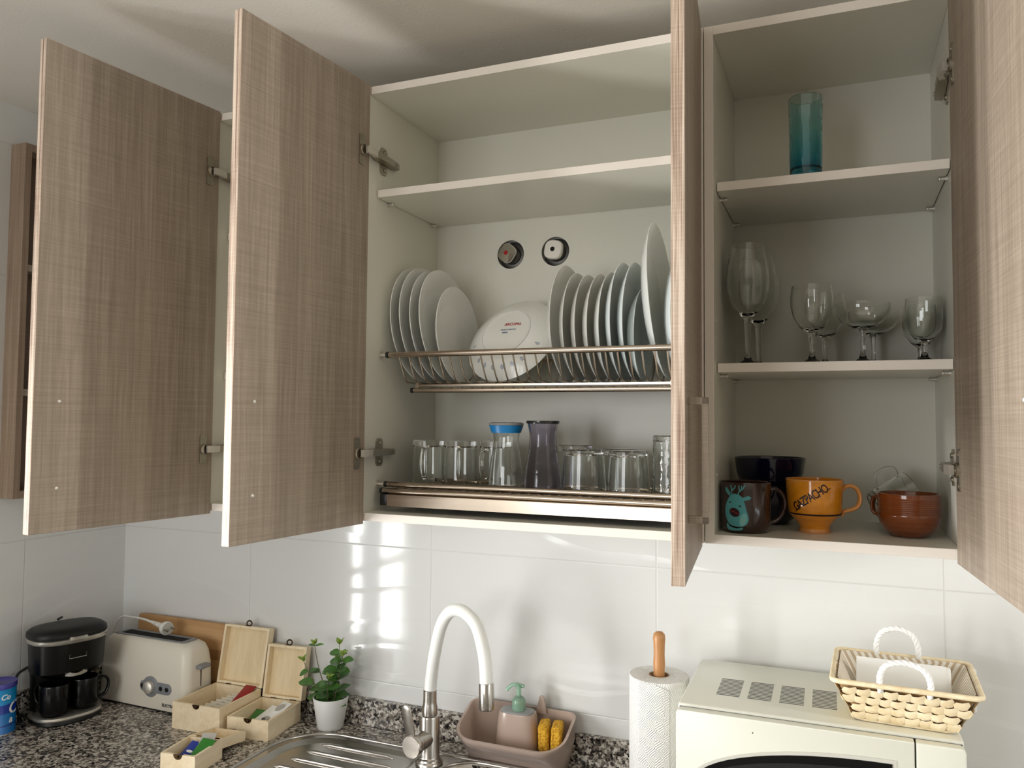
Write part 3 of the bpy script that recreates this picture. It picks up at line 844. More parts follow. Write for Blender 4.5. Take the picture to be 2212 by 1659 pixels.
stemware('goblet', gob, .030, .053, .892, -.100, 'round-bowled wine goblet standing behind the other goblet', 'wine glass', 'round-bowled goblets', a)
cou = [(.006, .001), (.020, .006), (.036, .016), (.0440, .030), (.0460, .040), (.0450, .046)]
a = stemware('coupe_glass', cou, .031, .060, .9545, -.188, 'wide shallow coupe glass in front on the stemware shelf', 'coupe', 'coupe glasses')
stemware('coupe_glass', cou, .031, .060, .9755, -.066, 'wide shallow coupe glass behind the front coupe', 'coupe', 'coupe glasses', a)
sm = [(.005, .001), (.016, .010), (.0265, .024), (.0295, .042), (.0295, .062), (.0285, .078)]
a = stemware('small_goblet', sm, .027, .032, 1.0500, -.190, 'small straight goblet at the right end of the stemware shelf, front', 'wine glass', 'small goblets')
stemware('small_goblet', sm, .027, .032, 1.0520, -.100, 'small straight goblet at the right end, behind its twin', 'wine glass', 'small goblets', a)
# blue tumbler on the top shelf
S1 = 1.445+.615+T
bm = turned(glass_prof(.0265, .0282, .142, .0022, .014), 56)
for v in bm.verts:
    r = math.hypot(v.co.x, v.co.y)
    if r > .02:
        k = 1+.012*math.sin(6*math.atan2(v.co.y, v.co.x)+60*v.co.z); v.co.x *= k; v.co.y *= k
tag(obj('highball_glass', bm, 'glass_blue', None, (.866, -.243, S1)), 'tall turquoise blue drinking glass alone on the top shelf', 'glass')

# ---------------------------------------------------------------- right cabinet: cups and bowls on the bottom
BZ = CB+T+.0002
t = thing('mug', 'dark brown mug with a turquoise reindeer drawing, on the left of the bottom shelf', 'mug', (.7620, -.243, BZ))
mr = lambda z: .0335+.0065*min(1, (z/.02))**.5+.0005
obj('body', turned([(0, 0), (.0345, 0), (.038, .003), (.0416, .014), (.0422, .05), (.0425, .085), (.0415, .0868), (.0395, .085), (.0392, .05), (.038, .014), (.03, .007), (0, .007)], 56), 'mug_brown', t)
h = tube(B(), smoothpath([(.0405, .0, .072), (.052, 0, .074), (.064, 0, .064), (.0675, 0, .046), (.061, 0, .028), (.050, 0, .018), (.040, 0, .016)], 6), .0062, 14, flat=.62)
bmesh.ops.rotate(h, verts=h.verts, matrix=Matrix.Rotation(R(22), 3, 'Z'))
obj('handle', h, 'mug_brown', t)
def ell(cx, cy, a, b, rot=0, n=28):
    c, s = math.cos(rot), math.sin(rot)
    return [(cx+a*math.cos(2*PI*i/n)*c-b*math.sin(2*PI*i/n)*s, cy+a*math.cos(2*PI*i/n)*s+b*math.sin(2*PI*i/n)*c) for i in range(n)]
def stroke(pts, w):
    L_, Rr = [], []
    P = [Vector((p[0], p[1])) for p in pts]
    for i, p in enumerate(P):
        d = (P[min(i+1, len(P)-1)]-P[max(i-1, 0)]).normalized(); n = Vector((-d.y, d.x))
        L_.append(tuple(p+n*w/2)); Rr.append(tuple(p-n*w/2))
    return L_+Rr[::-1]
blob = [(v.x, v.y) for v in smoothpath([(-.008, .020, 0), (.004, .021, 0), (.013, .014, 0), (.018, -.004, 0), (.022, -.020, 0), (.017, -.031, 0), (.004, -.034, 0), (-.012, -.030, 0), (-.021, -.014, 0), (-.019, .004, 0)], 4, True)]
antl = [stroke([(-.008, .018), (-.007, .030), (-.009, .036)], .0018), stroke([(-.007, .027), (-.002, .031), (.000, .036)], .0018),
        stroke([(.003, .018), (.007, .027), (.006, .036)], .0018), stroke([(.006, .025), (.013, .031), (.016, .037)], .0018), stroke([(.010, .029), (.011, .036)], .0016),
        stroke([(-.011, .018), (-.020, .026), (-.021, .031), (-.017, .031), (-.010, .021)], .0018), stroke([(.009, .014), (.022, .018), (.026, .016), (.023, .013), (.010, .011)], .0018)]
art0 = R(-90)-.30
def art(name, shapes, z0, mat, depth=.0004, par=None, rad=.0428, cz=.046, a0=None):
    bm = poly_bm(shapes, depth)
    for v in bm.verts: v.co.z += z0; v.co.y += cz
    wrap(bm, rad, art0 if a0 is None else a0)
    return obj(name, bm, mat, par, smooth=60)
dr_ = art('reindeer_drawing', [blob]+antl, 0, 'teal', par=t)
art('ear_patch', [ell(.013, -.022, .0055, .011, R(-15))], .0003, 'teal_l', par=dr_); 
art('eye', [ell(-.010, .007, .0016, .0016)], .0003, 'ink', par=dr_); art('eye', [ell(.008, .001, .0016, .0016)], .0003, 'ink', par=dr_)
art('snout', [ell(-.002, -.010, .0095, .0075, R(-20))], .0003, 'ink', par=dr_); art('mouth', [stroke([(-.009, -.007), (-.002, -.009), (.006, -.0125)], .0012)], .0007, 'red', par=dr_)
art('body_patch', [[(v.x, v.y) for v in smoothpath([(-.016, -.030, 0), (-.010, -.036, 0), (.004, -.0385, 0), (.012, -.036, 0), (.010, -.041, 0), (-.010, -.0425, 0), (-.018, -.037, 0)], 3, True)]], .0, 'teal', par=dr_, cz=.0475)

t = thing('soup_cup', 'mustard yellow footed cup reading GAZPACHO between the brown mugs', 'cup', (.8735, -.198, BZ))
cup = [(0, .004), (.019, .004), (.0215, 0), (.0255, 0), (.0262, .004), (.0248, .007), (.0262, .013), (.0335, .022), (.0425, .031), (.0440, .034), (.0462, .060), (.0478, .0905), (.0472, .0925), (.0455, .0915), (.0440, .060), (.0415, .034), (.024, .014), (0, .012)]
bm = turned(cup, 64)
for f in bm.faces:
    c = f.calc_center_median(); r = math.hypot(c.x, c.y)
    if c.z > .0905: f.material_index = 1
    elif c.z < .0062: f.material_index = 1
    elif r < .0452*(.5+.5*c.z/.0915) and c.z > .0135 and Vector((c.x, c.y, 0)).dot(f.normal) < 0: f.material_index = 2
bod = obj('body', bm, ['mustard', 'mustard_rim', 'rust'], t)
obj('painted_line', turned([(.0431, .0315), (.0445, .0335), (.0447, .0345), (.0441, .0345), (.0431, .0322), (.0431, .0315)], 64), 'ink', bod)
h = tube(B(), smoothpath([(.0445, 0, .071), (.053, 0, .080), (.066, 0, .080), (.075, 0, .070), (.0765, 0, .055), (.071, 0, .044), (.060, 0, .039), (.049, 0, .036), (.0455, 0, .028)], 6), .0072, 14, flat=.5)
bmesh.ops.rotate(h, verts=h.verts, matrix=Matrix.Rotation(R(16), 3, 'Z'))
obj('handle', h, 'mustard_rim', t)
bm = text_bm('GAZPACHO', .0165, .0005, .0002, shear=.0, space=.86)
for v in bm.verts: v.co.y *= 1.3; v.co.x *= .84
me_ = None
for s_ in (stroke([(-.036, -.006), (-.0300, -.006)], .0012), stroke([(.0310, -.004), (.0385, -.004)], .0012)): prism(bm, s_, -.0002, .0003)
bmesh.ops.rotate(bm, verts=bm.verts, matrix=Matrix.Rotation(R(33), 3, 'Z'))
bmesh.ops.triangulate(bm, faces=bm.faces)
for v in bm.verts: v.co.y += .0625; v.co.x -= .002
cr = lambda z: .0440+(z-.034)*(.0478-.0440)/.0565+.0007
wrap(bm, cr, R(-90)-.08)
obj('lettering', bm, 'ink', bod, smooth=0, label='dark hand lettering')

t = thing('cup', 'round rust-brown ribbed cup at the right of the bottom shelf', 'cup', (1.0235, -.185, BZ))
pr = [(0, .002), (.018, .002), (.022, 0), (.026, 0), (.030, .002), (.0405, .012), (.0470, .024), (.0490, .036)]
for k in range(10):
    z = .038+k*.0030; pr += [(.0492, z), (.0486, z+.0015)]
pr += [(.0492, .0695), (.0486, .0725), (.0472, .0728), (.0460, .071), (.0455, .04), (.042, .024), (.028, .009), (0, .007)]
obj('body', turned(pr, 64), 'toffee', t)
h = tube(B(), smoothpath([(-.047, 0, .062), (-.058, 0, .062), (-.063, 0, .050), (-.060, 0, .036), (-.047, 0, .030)], 6), .0066, 14, flat=.55)
bmesh.ops.rotate(h, verts=h.verts, matrix=Matrix.Rotation(R(-28), 3, 'Z'))
obj('handle', h, 'toffee', t)
def bowl_prof(h, rf, rt, t=.003):
    return [(0, .003), (rf-.003, .003), (rf-.002, 0), (rf, 0), (rf+.002, .004), (rf+(rt-rf)*.62, h*.25), (rt-.004, h*.62), (rt, h-.001), (rt-t/2, h), (rt-t, h-.001), (rt-.004-t, h*.62), (rf+(rt-rf)*.55, h*.25+t), (rf, .008), (0, .0075)]
b0 = obj('bowl', turned(bowl_prof(.074, .034, .0655), 64), 'navy', None, (.7915, -.098, BZ))
tag(b0, 'lower of two stacked navy blue bowls behind the reindeer mug', 'bowl', 'stacked navy bowls')
b1 = b0.copy(); C.objects.link(b1); b1.location = (.7915, -.098, BZ+.0505)
tag(b1, 'upper of two stacked navy blue bowls behind the reindeer mug', 'bowl', 'stacked navy bowls')
# glass cup lying tilted behind the rust cup
t = thing('glass_cup', 'clear glass cup tipped over behind the rust-brown cup', 'cup', (.975, -.090, BZ+.0345), (R(0), R(62), R(14)))
obj('body', turned(glass_prof(.030, .0365, .075, .0026, .009), 48), 'glass', t)
obj('handle', loop_handle([(-.0330, 0, .062), (-.050, 0, .064), (-.058, 0, .048), (-.053, 0, .028), (-.0315, 0, .020)], .0036), 'glass', t)

# ---------------------------------------------------------------- worktop, upstand, sink
WZ = .90
SX0, SX1, SY0, SY1 = -.293, .508, -.52, -.0780       # sink outline
bowl_o = rrect(.112, -.44, .470, -.086, .085, 8)
hole = rrect(SX0+.02, SY0+.02, SX1-.02, SY1-.018, .10, 8)
wt = obj('worktop', holed([(WX+.001, -.62), (1.9, -.62), (1.9, WY-.001), (WX+.001, WY-.001)], [hole], -.03, 0), 'granite', None, (0, 0, WZ), smooth=0)
tag(wt, 'speckled black and white granite worktop running under the tiles and round the sink', 'worktop')
struct('trim_1', bx(WX+.0205, 0.0, WZ+.0002, 1.9, WY-.001, WZ+.0625, bev=.001, seg=1), 'granite')
struct('trim_2', bx(WX+.001, -.62, WZ+.0002, WX+.020, WY-.001, WZ+.0625, bev=.001, seg=1), 'granite')

sk = thing('sink', 'stainless steel sink with ribbed drainer and bowl set in the granite worktop', 'sink', (0, 0, WZ))
out_ = rrect(SX0, SY0, SX1, SY1, .12, 10)
drain = rrect(SX0+.022, SY0+.06, .052, SY1-.020, [.05, .10, .10, .05], 8)
obj('deck', holed(out_, [drain, bowl_o], .0004, .0035), 'sink', sk, smooth=0)
rim = [(x, y, .0032) for x, y in out_]
obj('rim', tube(B(), rim, .0042, 10, True, flat=1.0), 'sink', sk)
# drainer: shallow pan with sloping side and raised ribs
def inset(poly, d):
    n = len(poly); o = []
    for i in range(n):
        a = Vector(poly[i-1]); b = Vector(poly[i]); c = Vector(poly[(i+1) % n])
        t = (c-a).normalized(); nrm = Vector((-t.y, t.x)); o.append(tuple(b+nrm*d))
    return o
bm = B()
loft(bm, [[(x, y, .0036) for x, y in drain], [(x, y, .0030) for x, y in inset(drain, .002)], [(x, y, -.004) for x, y in inset(drain, .010)], [(x, y, -.0055) for x, y in inset(drain, .016)]], cap0=False)
obj('drainer', bm, 'sink', sk, smooth=60)
for k, y in enumerate((-.125, -.170, -.215, -.260, -.305, -.350, -.395)):
    x0 = SX0+.06+.01*abs(k-3); x1 = .018-(.03 if k == 0 else 0)
    bm = tube(B(), [(x0, y, -.0055), (x0+.02, y, -.0028), (x1-.02, y-.0, -.0028), (x1, y, -.0055)], [.0015, .004, .004, .0015], 10, flat=1.0)
    obj('drainer_rib', bm, 'sink', sk)
bm = B(); c_ = bowl_o
loft(bm, [[(x, y, .0036) for x, y in c_], [(x, y, .0010) for x, y in inset(c_, .004)], [(x, y, -.02) for x, y in inset(c_, .008)], [(x, y, -.14) for x, y in inset(c_, .020)], [(x, y, -.155) for x, y in inset(c_, .040)]], cap0=False)
obj('bowl', bm, 'sink', sk, smooth=60)
obj('bowl_rim', tube(B(), [(x, y, .0036) for x, y in c_], .0032, 8, True), 'sink', sk)
obj('drain_grate', turned([(0, -.152), (.036, -.152), (.038, -.1545), (.038, -.157)], 32, Matrix.Translation((.30, -.26, 0))), 'chrome', sk)

# ---------------------------------------------------------------- tap
tp = thing('kitchen_tap', 'brushed steel kitchen tap with white flexible arched spout', 'tap', (.082, -.132, WZ+.004))
bm = turned([(0, 0), (.030, 0), (.030, .004), (.027, .008), (.0255, .010), (.0255, .0135), (.0235, .015), (.0225, .018), (.0225, .100), (.0215, .1035), (.0165, .105), (.0165, .108), (.0150, .109), (0, .109)], 40)
obj('body', bm, 'satin', tp)
bm = turned([(.0172, .107), (.0172, .120), (.0150, .128), (.0147, .134), (.0147, .157), (.0138, .158), (0, .158)], 32)
obj('hose_collar', bm, 'satin', tp)
hp = smoothpath([(0, 0, .150), (.003, -.001, .180), (.013, -.006, .235), (.031, -.012, .300), (.055, -.020, .334), (.084, -.030, .344), (.112, -.039, .336), (.135, -.048, .316), (.154, -.058, .272), (.162, -.064, .235), (.1645, -.067, .211)], 8)
obj('spout_hose', tube(B(), hp, .0134, 18), 'white_pl', tp, label='white flexible hose')
e = Vector(hp[-1]); d_ = (Vector(hp[-1])-Vector(hp[-4])).normalized()
obj('nozzle', tube(B(), [e-d_*.002, e, e+d_*.048, e+d_*.050], [.0150, .0156, .0158, .0146], 24), 'satin', tp)
# lever: cross stub toward the viewer's left, faceted end cap, flat paddle
sd = Vector((-.17, -.985, 0)).normalized()
bm = tube(B(), [(0, 0, .058), tuple(sd*.024+Vector((0, 0, .057))), tuple(sd*.062+Vector((0, 0, .055)))], [.019, .0195, .0195], 28)
lv = obj('lever_stub', bm, 'satin', tp)
bm = B(); n = sd; a = n.cross(Vector((0, 0, 1))).normalized(); q = a.cross(n)
c0 = sd*.062+Vector((0, 0, .055))
lathe(bm, [(.0228, -.012), (.0238, -.010), (.0238, .001), (.0226, .0026), (0, .0030)], 32, axes(c0, a, q, n))
cap = obj('lever_cap', bm, 'satin', tp)
up_ = (Vector((-.15, -.10, 1))).normalized(); side_ = up_.cross(n).normalized(); fn = side_.cross(up_).normalized()
pl = [(-.0105, .014), (.0105, .014), (.0120, .040)]+[(.0120*math.cos(R(t)), .076+.0120*math.sin(R(t))) for t in range(0, 181, 20)]+[(-.0120, .040)]
bm = prism(B(), pl, -.0022, .0022, bev=.0008, M=axes(c0-sd*.004, side_, up_, fn))
obj('lever_paddle', bm, 'satin', tp)
obj('seam_ring', tube(B(), [tuple(sd*.0400+Vector((0, 0, .0558))), tuple(sd*.0408+Vector((0, 0, .0558)))], .0197, 28), 'dark', tp)

# ---------------------------------------------------------------- sink caddy with soap bottle and sponge
cd_ = thing('sink_caddy', 'glossy taupe plastic sink caddy behind the bowl', 'caddy', (.2570, -.0465, WZ+.0006))
def cring(x0, x1, y0, y1, zb, zf, r0, r1, n=7):
    p = rrect(x0, y0, x1, y1, [r1, r1, r0, r0], n)
    return [(x, y, zf+(zb-zf)*((y-y0)/(y1-y0))**1.3 if y1 > y0 else zf) for x, y in p]
o1 = [cring(-.118, .104, -.020, .040, 0, 0, .02, .01), cring(-.120, .107, -.0215, .043, .007, .007, .024, .012), cring(-.126, .119, -.062, .046, .062, .040, .045, .014), cring(-.130, .118, -.078, .046, .102, .054, .055, .016), cring(-.1335, .1215, -.0815, .0475, .106, .062, .057, .018), cring(-.1335, .1215, -.0815, .0475, .110, .065, .057, .018)]
i1 = [cring(-.1275, .1155, -.0755, .0435, .110, .0650, .053, .015), cring(-.123, .110, -.059, .043, .062, .040, .042, .012), cring(-.114, .101, -.020, .038, .007, .007, .02, .01)]
obj('tub', loft(B(), o1+i1), 'taupe', cd_, smooth=50)
bm = prism(B(), [(.026, .100), (.052, .100), (.047, .128)]+[(.040+.006*math.cos(R(t)), .134+.006*math.sin(R(t))) for t in range(0, 181, 30)]+[(.033, .128)], .036, .040, bev=.001, M=Matrix(((1, 0, 0, 0), (0, 0, 1, 0), (0, 1, 0, 0), (0, 0, 0, 1))))
obj('divider_tab', bm, 'taupe', cd_)
sb_ = thing('soap_dispenser', 'taupe soap dispenser with translucent green pump standing in the sink caddy', 'soap dispenser', (.2520, -.0385, WZ+.0090))
def sring(a, b, z, n=40, e=3.2):
    o = []
    for k in range(n):
        t = 2*PI*k/n; c, s = math.cos(t), math.sin(t)
        o.append((a*math.copysign(abs(c)**(2/e), c), b*math.copysign(abs(s)**(2/e), s), z))
    return o
obj('bottle', loft(B(), [sring(.048, .0240, 0), sring(.050, .0255, .003), sring(.0495, .0260, .02), sring(.045, .0265, .07), sring(.0415, .026, .096), sring(.0400, .025, .1005), sring(.036, .0220, .1010)]), 'taupe', sb_, smooth=50)
obj('collar_plate', loft(B(), [sring(.0365, .023, .1005), sring(.0365, .023, .1030), sring(.034, .021, .1042)]), 'grey_lid', sb_, smooth=50)
Mz = Matrix.Translation((.002, 0, 0))
obj('pump_collar', turned([(0, .104), (.0150, .104), (.0152, .109), (.0146, .112), (.0152, .115), (.0146, .118), (.0152, .121), (.0145, .126), (.0110, .131), (.0075, .133), (0, .133)], 28, Mz), 'green_pump', sb_, label='translucent green collar')
obj('pump_stem', turned([(0, .131), (.0052, .131), (.0052, .150), (.0075, .152), (.0078, .158), (.005, .160), (0, .160)], 20, Mz), 'green_pump', sb_)
obj('pump_spout', tube(B(), smoothpath([(.014, 0, .1560), (-.004, 0, .1580), (-.016, -.001, .1545), (-.026, -.002, .1440)], 5), .0040, 12), 'green_pump', sb_)
def sponge(x, y, rz, ry, label):
    bm = box(B(), -.0113, -.024, 0, .0113, .024, .056, bev=.006, seg=3)
    bmesh.ops.subdivide_edges(bm, edges=bm.edges, cuts=2, use_grid_fill=True)
    for v in bm.verts:
        v.co += Vector((random.uniform(-1, 1), random.uniform(-1, 1), random.uniform(-1, 1)))*.0009
    tag(obj('sponge', bm, 'sponge', None, (x, y, WZ+.0440), (0, ry, rz)), label, 'sponge', 'yellow sponges in the sink caddy')
sponge(.3205, -.0500, R(12), R(-2), 'yellow sponge in the caddy, next to the soap dispenser')
sponge(.3465, -.0490, R(12), R(2), 'yellow sponge in the caddy, at its right end')

# ---------------------------------------------------------------- kitchen roll
hr = thing('kitchen_roll_holder', 'beech pole holder with rounded top, rising out of the kitchen roll', 'holder', (.582, -.115, WZ))
obj('base', turned([(0, 0), (.064, 0), (.066, .002), (.066, .010), (.063, .013), (0, .013)], 48), 'stick', hr)
obj('pole', turned([(0, .012), (.0105, .012), (.0105, .19), (.0108, .262), (.0118, .275), (.0108, .292), (.0112, .312), (.0122, .324), (.0112, .332), (.0070, .3365), (0, .338)], 28), 'stick', hr)
rl = thing('kitchen_roll', 'white embossed paper towel roll standing between sink and microwave', 'paper towel', (.582, -.115, WZ+.0135))
bm = turned([(.0205, .0), (.057, .0), (.0580, .002), (.0580, .238), (.0572, .240), (.0205, .240), (.0205, .0)], 72, uv=True)
obj('roll', bm, 'paper', rl, smooth=60)
obj('core', turned([(.0188, 0), (.0204, 0), (.0204, .2402), (.0188, .2402), (.0188, 0)], 40), 'card', rl)
bm = B(); pts = []
for k in range(10):
    a = R(-118+k*6.5); pts.append((.0585+.00012*k, a))
vs0 = [bm.verts.new((r*math.cos(a), r*math.sin(a), .0012)) for r, a in pts]; vs1 = [bm.verts.new((r*math.cos(a), r*math.sin(a), .2385-.012*max(0, (k-5)/4))) for k, (r, a) in enumerate(pts)]
lay = bm.loops.layers.uv.verify()
for k in range(9):
    f = bm.faces.new((vs0[k], vs0[k+1], vs1[k+1], vs1[k]))
    for lp_, uv in zip(f.loops, ((k/55, 0), ((k+1)/55, 0), ((k+1)/55, 1), (k/55, 1))): lp_[lay].uv = uv
ex = bmesh.ops.extrude_face_region(bm, geom=list(bm.faces)); bmesh.ops.scale(bm, vec=(1.006, 1.006, 1), verts=[g for g in ex['geom'] if isinstance(g, bmesh.types.BMVert)])
obj('loose_sheet', bm, 'paper', rl, smooth=60)

# ---------------------------------------------------------------- microwave
mw = thing('microwave', 'cream microwave oven with dark oval-topped window under the woven basket', 'microwave', (.652, -.302, WZ+.012), (0, 0, R(.8)))
MWW, MWD, MWH = .436, .289, .2535
obj('case', bx(0, .012, 0, MWW, MWD, MWH, bev=.004, seg=3), 'cream_b', mw)
bm = B()
for k in range(4):
    for j in range(13):
        y = .080+j*.0076; x = .056+k*.0535
        box(bm, x, y, MWH-.0005, x+.040, y+.0030, MWH+.0003)
obj('vent_slots', bm, 'dark', mw, smooth=0)
obj('front_seam', bx(.003, .0095, MWH-.010, MWW-.003, .0125, MWH-.005), 'dark', mw, smooth=0)
Mf = Matrix(((1, 0, 0, 0), (0, 0, 1, 0), (0, 1, 0, 0), (0, 0, 0, 1)))
dd_ = obj('door', prism(B(), rrect(0, .004, .3655, MWH-.0040, [.002, .008, .008, .002], 4), -.010, .009, bev=.003, M=Mf), 'cream_b', mw)
wl, wr, wt_, wb = .028, .334, .212, .050
def dshape(d):
    p = []
    for t in range(0, 91, 6): p.append((wr-(wr-wl-d)*math.sin(R(t)), .131+(wt_-d-.131)*math.cos(R(t))))
    for t in range(90, -1, -6): p.append((wr-(wr-wl-d)*math.sin(R(t)), .131-(.131-wb-d)*math.cos(R(t))))
    p[0] = (wr-d, p[0][1]); p[-1] = (wr-d, p[-1][1])
    return p[::-1]
obj('window_surround', prism(B(), dshape(-.006), -.0112, -.0090, M=Mf), 'lgrey', dd_, smooth=0)
obj('window_frame', prism(B(), dshape(0), -.0122, -.0100, M=Mf), 'black', dd_, smooth=0)
obj('window_pane', prism(B(), dshape(.013), -.0128, -.0110, M=Mf), 'smoke', dd_, smooth=0)
cp_ = obj('control_panel', prism(B(), rrect(.3680, .004, MWW, MWH-.0040, [.008, .002, .002, .008], 4), -.010, .009, bev=.003, M=Mf), 'cream_b', mw)
for zz in (.165, .085):
    obj('dial', turned([(.019, 0), (.018, .012), (.015, .014), (0, .014)], 32, axes((.402, -.010, zz), (1, 0, 0), (0, 0, 1), (0, -1, 0))), 'lgrey', cp_)
obj('badge_dot', turned([(.0012, 0), (.0008, .0006), (0, .0006)], 10, axes((.126, -.010, .228), (1, 0, 0), (0, 0, 1), (0, -1, 0))), 'dark', dd_)
bm = B()
for x, y in ((.03, .04), (MWW-.03, .04), (.03, MWD-.04), (MWW-.03, MWD-.04)): lathe(bm, [(.010, -.012), (.012, 0)], 16, Matrix.Translation((x, y, 0)))
for x, y in ((.03, .04), (MWW-.03, .04), (.03, MWD-.04), (MWW-.03, MWD-.04)): lathe(bm, [(0, -.012), (.010, -.012)], 16, Matrix.Translation((x, y, 0)))
obj('foot', bm, 'dark', mw)

# ---------------------------------------------------------------- woven basket on the microwave
BT = WZ+.012+MWH
bk = thing('basket', 'woven palm-leaf basket with white rope handles on the microwave', 'basket', (1.010, -.190, BT+.001), (0, 0, R(-2)))
b0x, b0y, b1x, b1y, bh = .073, .068, .106, .098, .066
def bring(k, off=0):
    hx, hy = b0x+(b1x-b0x)*k-off, b0y+(b1y-b0y)*k-off
    return [(x, y, bh*k+.002) for x, y in rrect(-hx, -hy, hx, hy, .012, 4)]
obj('lining_wall', loft(B(), [bring(0, .004), bring(.5, .004), bring(1, .004), bring(1, .006), bring(.5, .006), bring(.06, .007)]), 'raffia_in', bk)
bm = B()   # overlapping leaf knots in four braided courses round the sides
rows = 4
def knot(bm, p, t, n, w, h, tw):
    up = n.cross(t).normalized()
    a = (t*math.cos(tw)+up*math.sin(tw)).normalized(); b = n.cross(a).normalized()
    vs = []
    for (u, v, o_) in ((-1, -.25, -.15), (-.35, -.85, .15), (.35, -.95, .05), (1, -.1, .12), (.95, .45, .02), (.2, .55, .45), (-.45, .8, .2), (-.95, .35, -.05)):
        vs.append(bm.verts.new(p+a*u*w+b*v*h+n*(o_*.0036)))
    c = bm.verts.new(p+n*.0034); d = bm.verts.new(p-n*.003)
    for i in range(8):
        bm.faces.new((vs[i], vs[(i+1) % 8], c)); bm.faces.new((vs[(i+1) % 8], vs[i], d))
for rrow in range(rows):
    k = (rrow+.5)/rows*.86+.02
    hx, hy = b0x+(b1x-b0x)*k, b0y+(b1y-b0y)*k; z = bh*k+.003
    for (a, b, nn) in (((-hx, -hy), (hx, -hy), (0, -1)), ((hx, -hy), (hx, hy), (1, 0)), ((hx, hy), (-hx, hy), (0, 1)), ((-hx, hy), (-hx, -hy), (-1, 0))):
        a = Vector((*a, z)); b = Vector((*b, z)); t = (b-a).normalized(); Ln = (b-a).length
        n = Vector((nn[0], nn[1], -.55)).normalized(); cnt = max(4, round(Ln/.0192))
        for i in range(cnt):
            s = (i+.5+(.5 if rrow % 2 else 0)*.9)/cnt
            if s > .97: continue
            p = a+t*Ln*s+n*.001+Vector((random.uniform(-1, 1), random.uniform(-1, 1), random.uniform(-1, 1)))*.0008
            knot(bm, p, t, n, .0128+random.uniform(-.0010, .0010), .0112, R(24)+random.uniform(-.12, .12))
obj('woven_side', bm, 'raffia', bk, smooth=70)
obj('bottom', prism(B(), [(x, y) for x, y, z in bring(0, .001)], 0, .004), 'raffia', bk)
bm = tube(B(), bring(1, -.001), .0042, 10, True)
for i in range(46):
    pass
obj('rim_wrap', bm, 'raffia', bk)
lay_rings = [bring(1.02, .0075), bring(.75, .0095), bring(.4, .0105), bring(.1, .0115)]
bm = B(); lay = bm.loops.layers.uv.verify()
V = [[bm.verts.new(p) for p in rg] for rg in lay_rings]; nn = len(V[0])
per = [0]
for i in range(nn): per.append(per[-1]+(Vector(lay_rings[0][(i+1) % nn])-Vector(lay_rings[0][i])).length)
for k in range(3):
    for i in range(nn):
        f = bm.faces.new((V[k][i], V[k+1][i], V[k+1][(i+1) % nn], V[k][(i+1) % nn]))
        for lp_, (ii, kk) in zip(f.loops, ((i, k), (i, k+1), (i+1, k+1), (i+1, k))): lp_[lay].uv = (per[ii]/per[-1], kk/3)
f = bm.faces.new(V[3])
for lp_ in f.loops: lp_[lay].uv = (lp_.vert.co.x*1.5, lp_.vert.co.y*1.5)
obj('cloth_lining', bm, 'stripe', bk, smooth=50)
def rope(cx, y, z, r, hgt, lean):
    bm = B(); base = smoothpath([(cx-r, y, z-.012), (cx-r*1.02, y, z+hgt*.35), (cx-r*.72, y+lean*.6, z+hgt*.82), (cx, y+lean, z+hgt), (cx+r*.72, y+lean*.6, z+hgt*.82), (cx+r*1.02, y, z+hgt*.35), (cx+r, y, z-.012)], 10)
    base = [Vector(p) for p in base]
    for s in range(3):
        pts = []
        for i, p in enumerate(base):
            t = (base[min(i+1, len(base)-1)]-base[max(i-1, 0)]).normalized()
            a = Vector((0, 1, 0)); b = t.cross(a).normalized(); ph = i*.62+s*2*PI/3
            pts.append(p+a*math.cos(ph)*.0022+b*math.sin(ph)*.0022)
        tube(bm, pts, .0029, 8)
    return bm
obj('rope_handle', rope(-.000, -.095, bh+.004, .0350, .037, .004), 'rope', bk)
obj('rope_handle', rope(-.006, .095, bh+.004, .0330, .047, -.002), 'rope', bk)
# white flat packet standing in the basket
pk = thing('paper_packet', 'white flat box of paper goods lying in the woven basket', 'packet', (1.008, -.172, BT+.0400), (R(58), R(0), R(-3)))
obj('wrapper', bx(-.070, -.028, -.012, .076, .040, .006, bev=.004, seg=3), 'white', pk)
obj('flap', prism(B(), [(-.0695, -.006), (.0695, -.020), (.0695, .0395), (-.0695, .0395)], .0062, .0070), 'white', pk, smooth=0)

# socket plate on the tiles behind the basket
sk2 = thing('wall_socket', 'small white wall socket plate on the tiles behind the basket', 'socket', (1.112, WY, 1.158))
obj('plate', bx(-.030, -.009, -.040, .034, 0, .040, bev=.003), 'white_pl', sk2)
obj('socket_well', turned([(0, .0005), (.016, .0005), (.0175, .0005), (.0185, .0015), (.0185, 0)], 28, axes((0, -.0085, 0), (1, 0, 0), (0, 0, 1), (0, -1, 0))), 'lgrey', sk2)

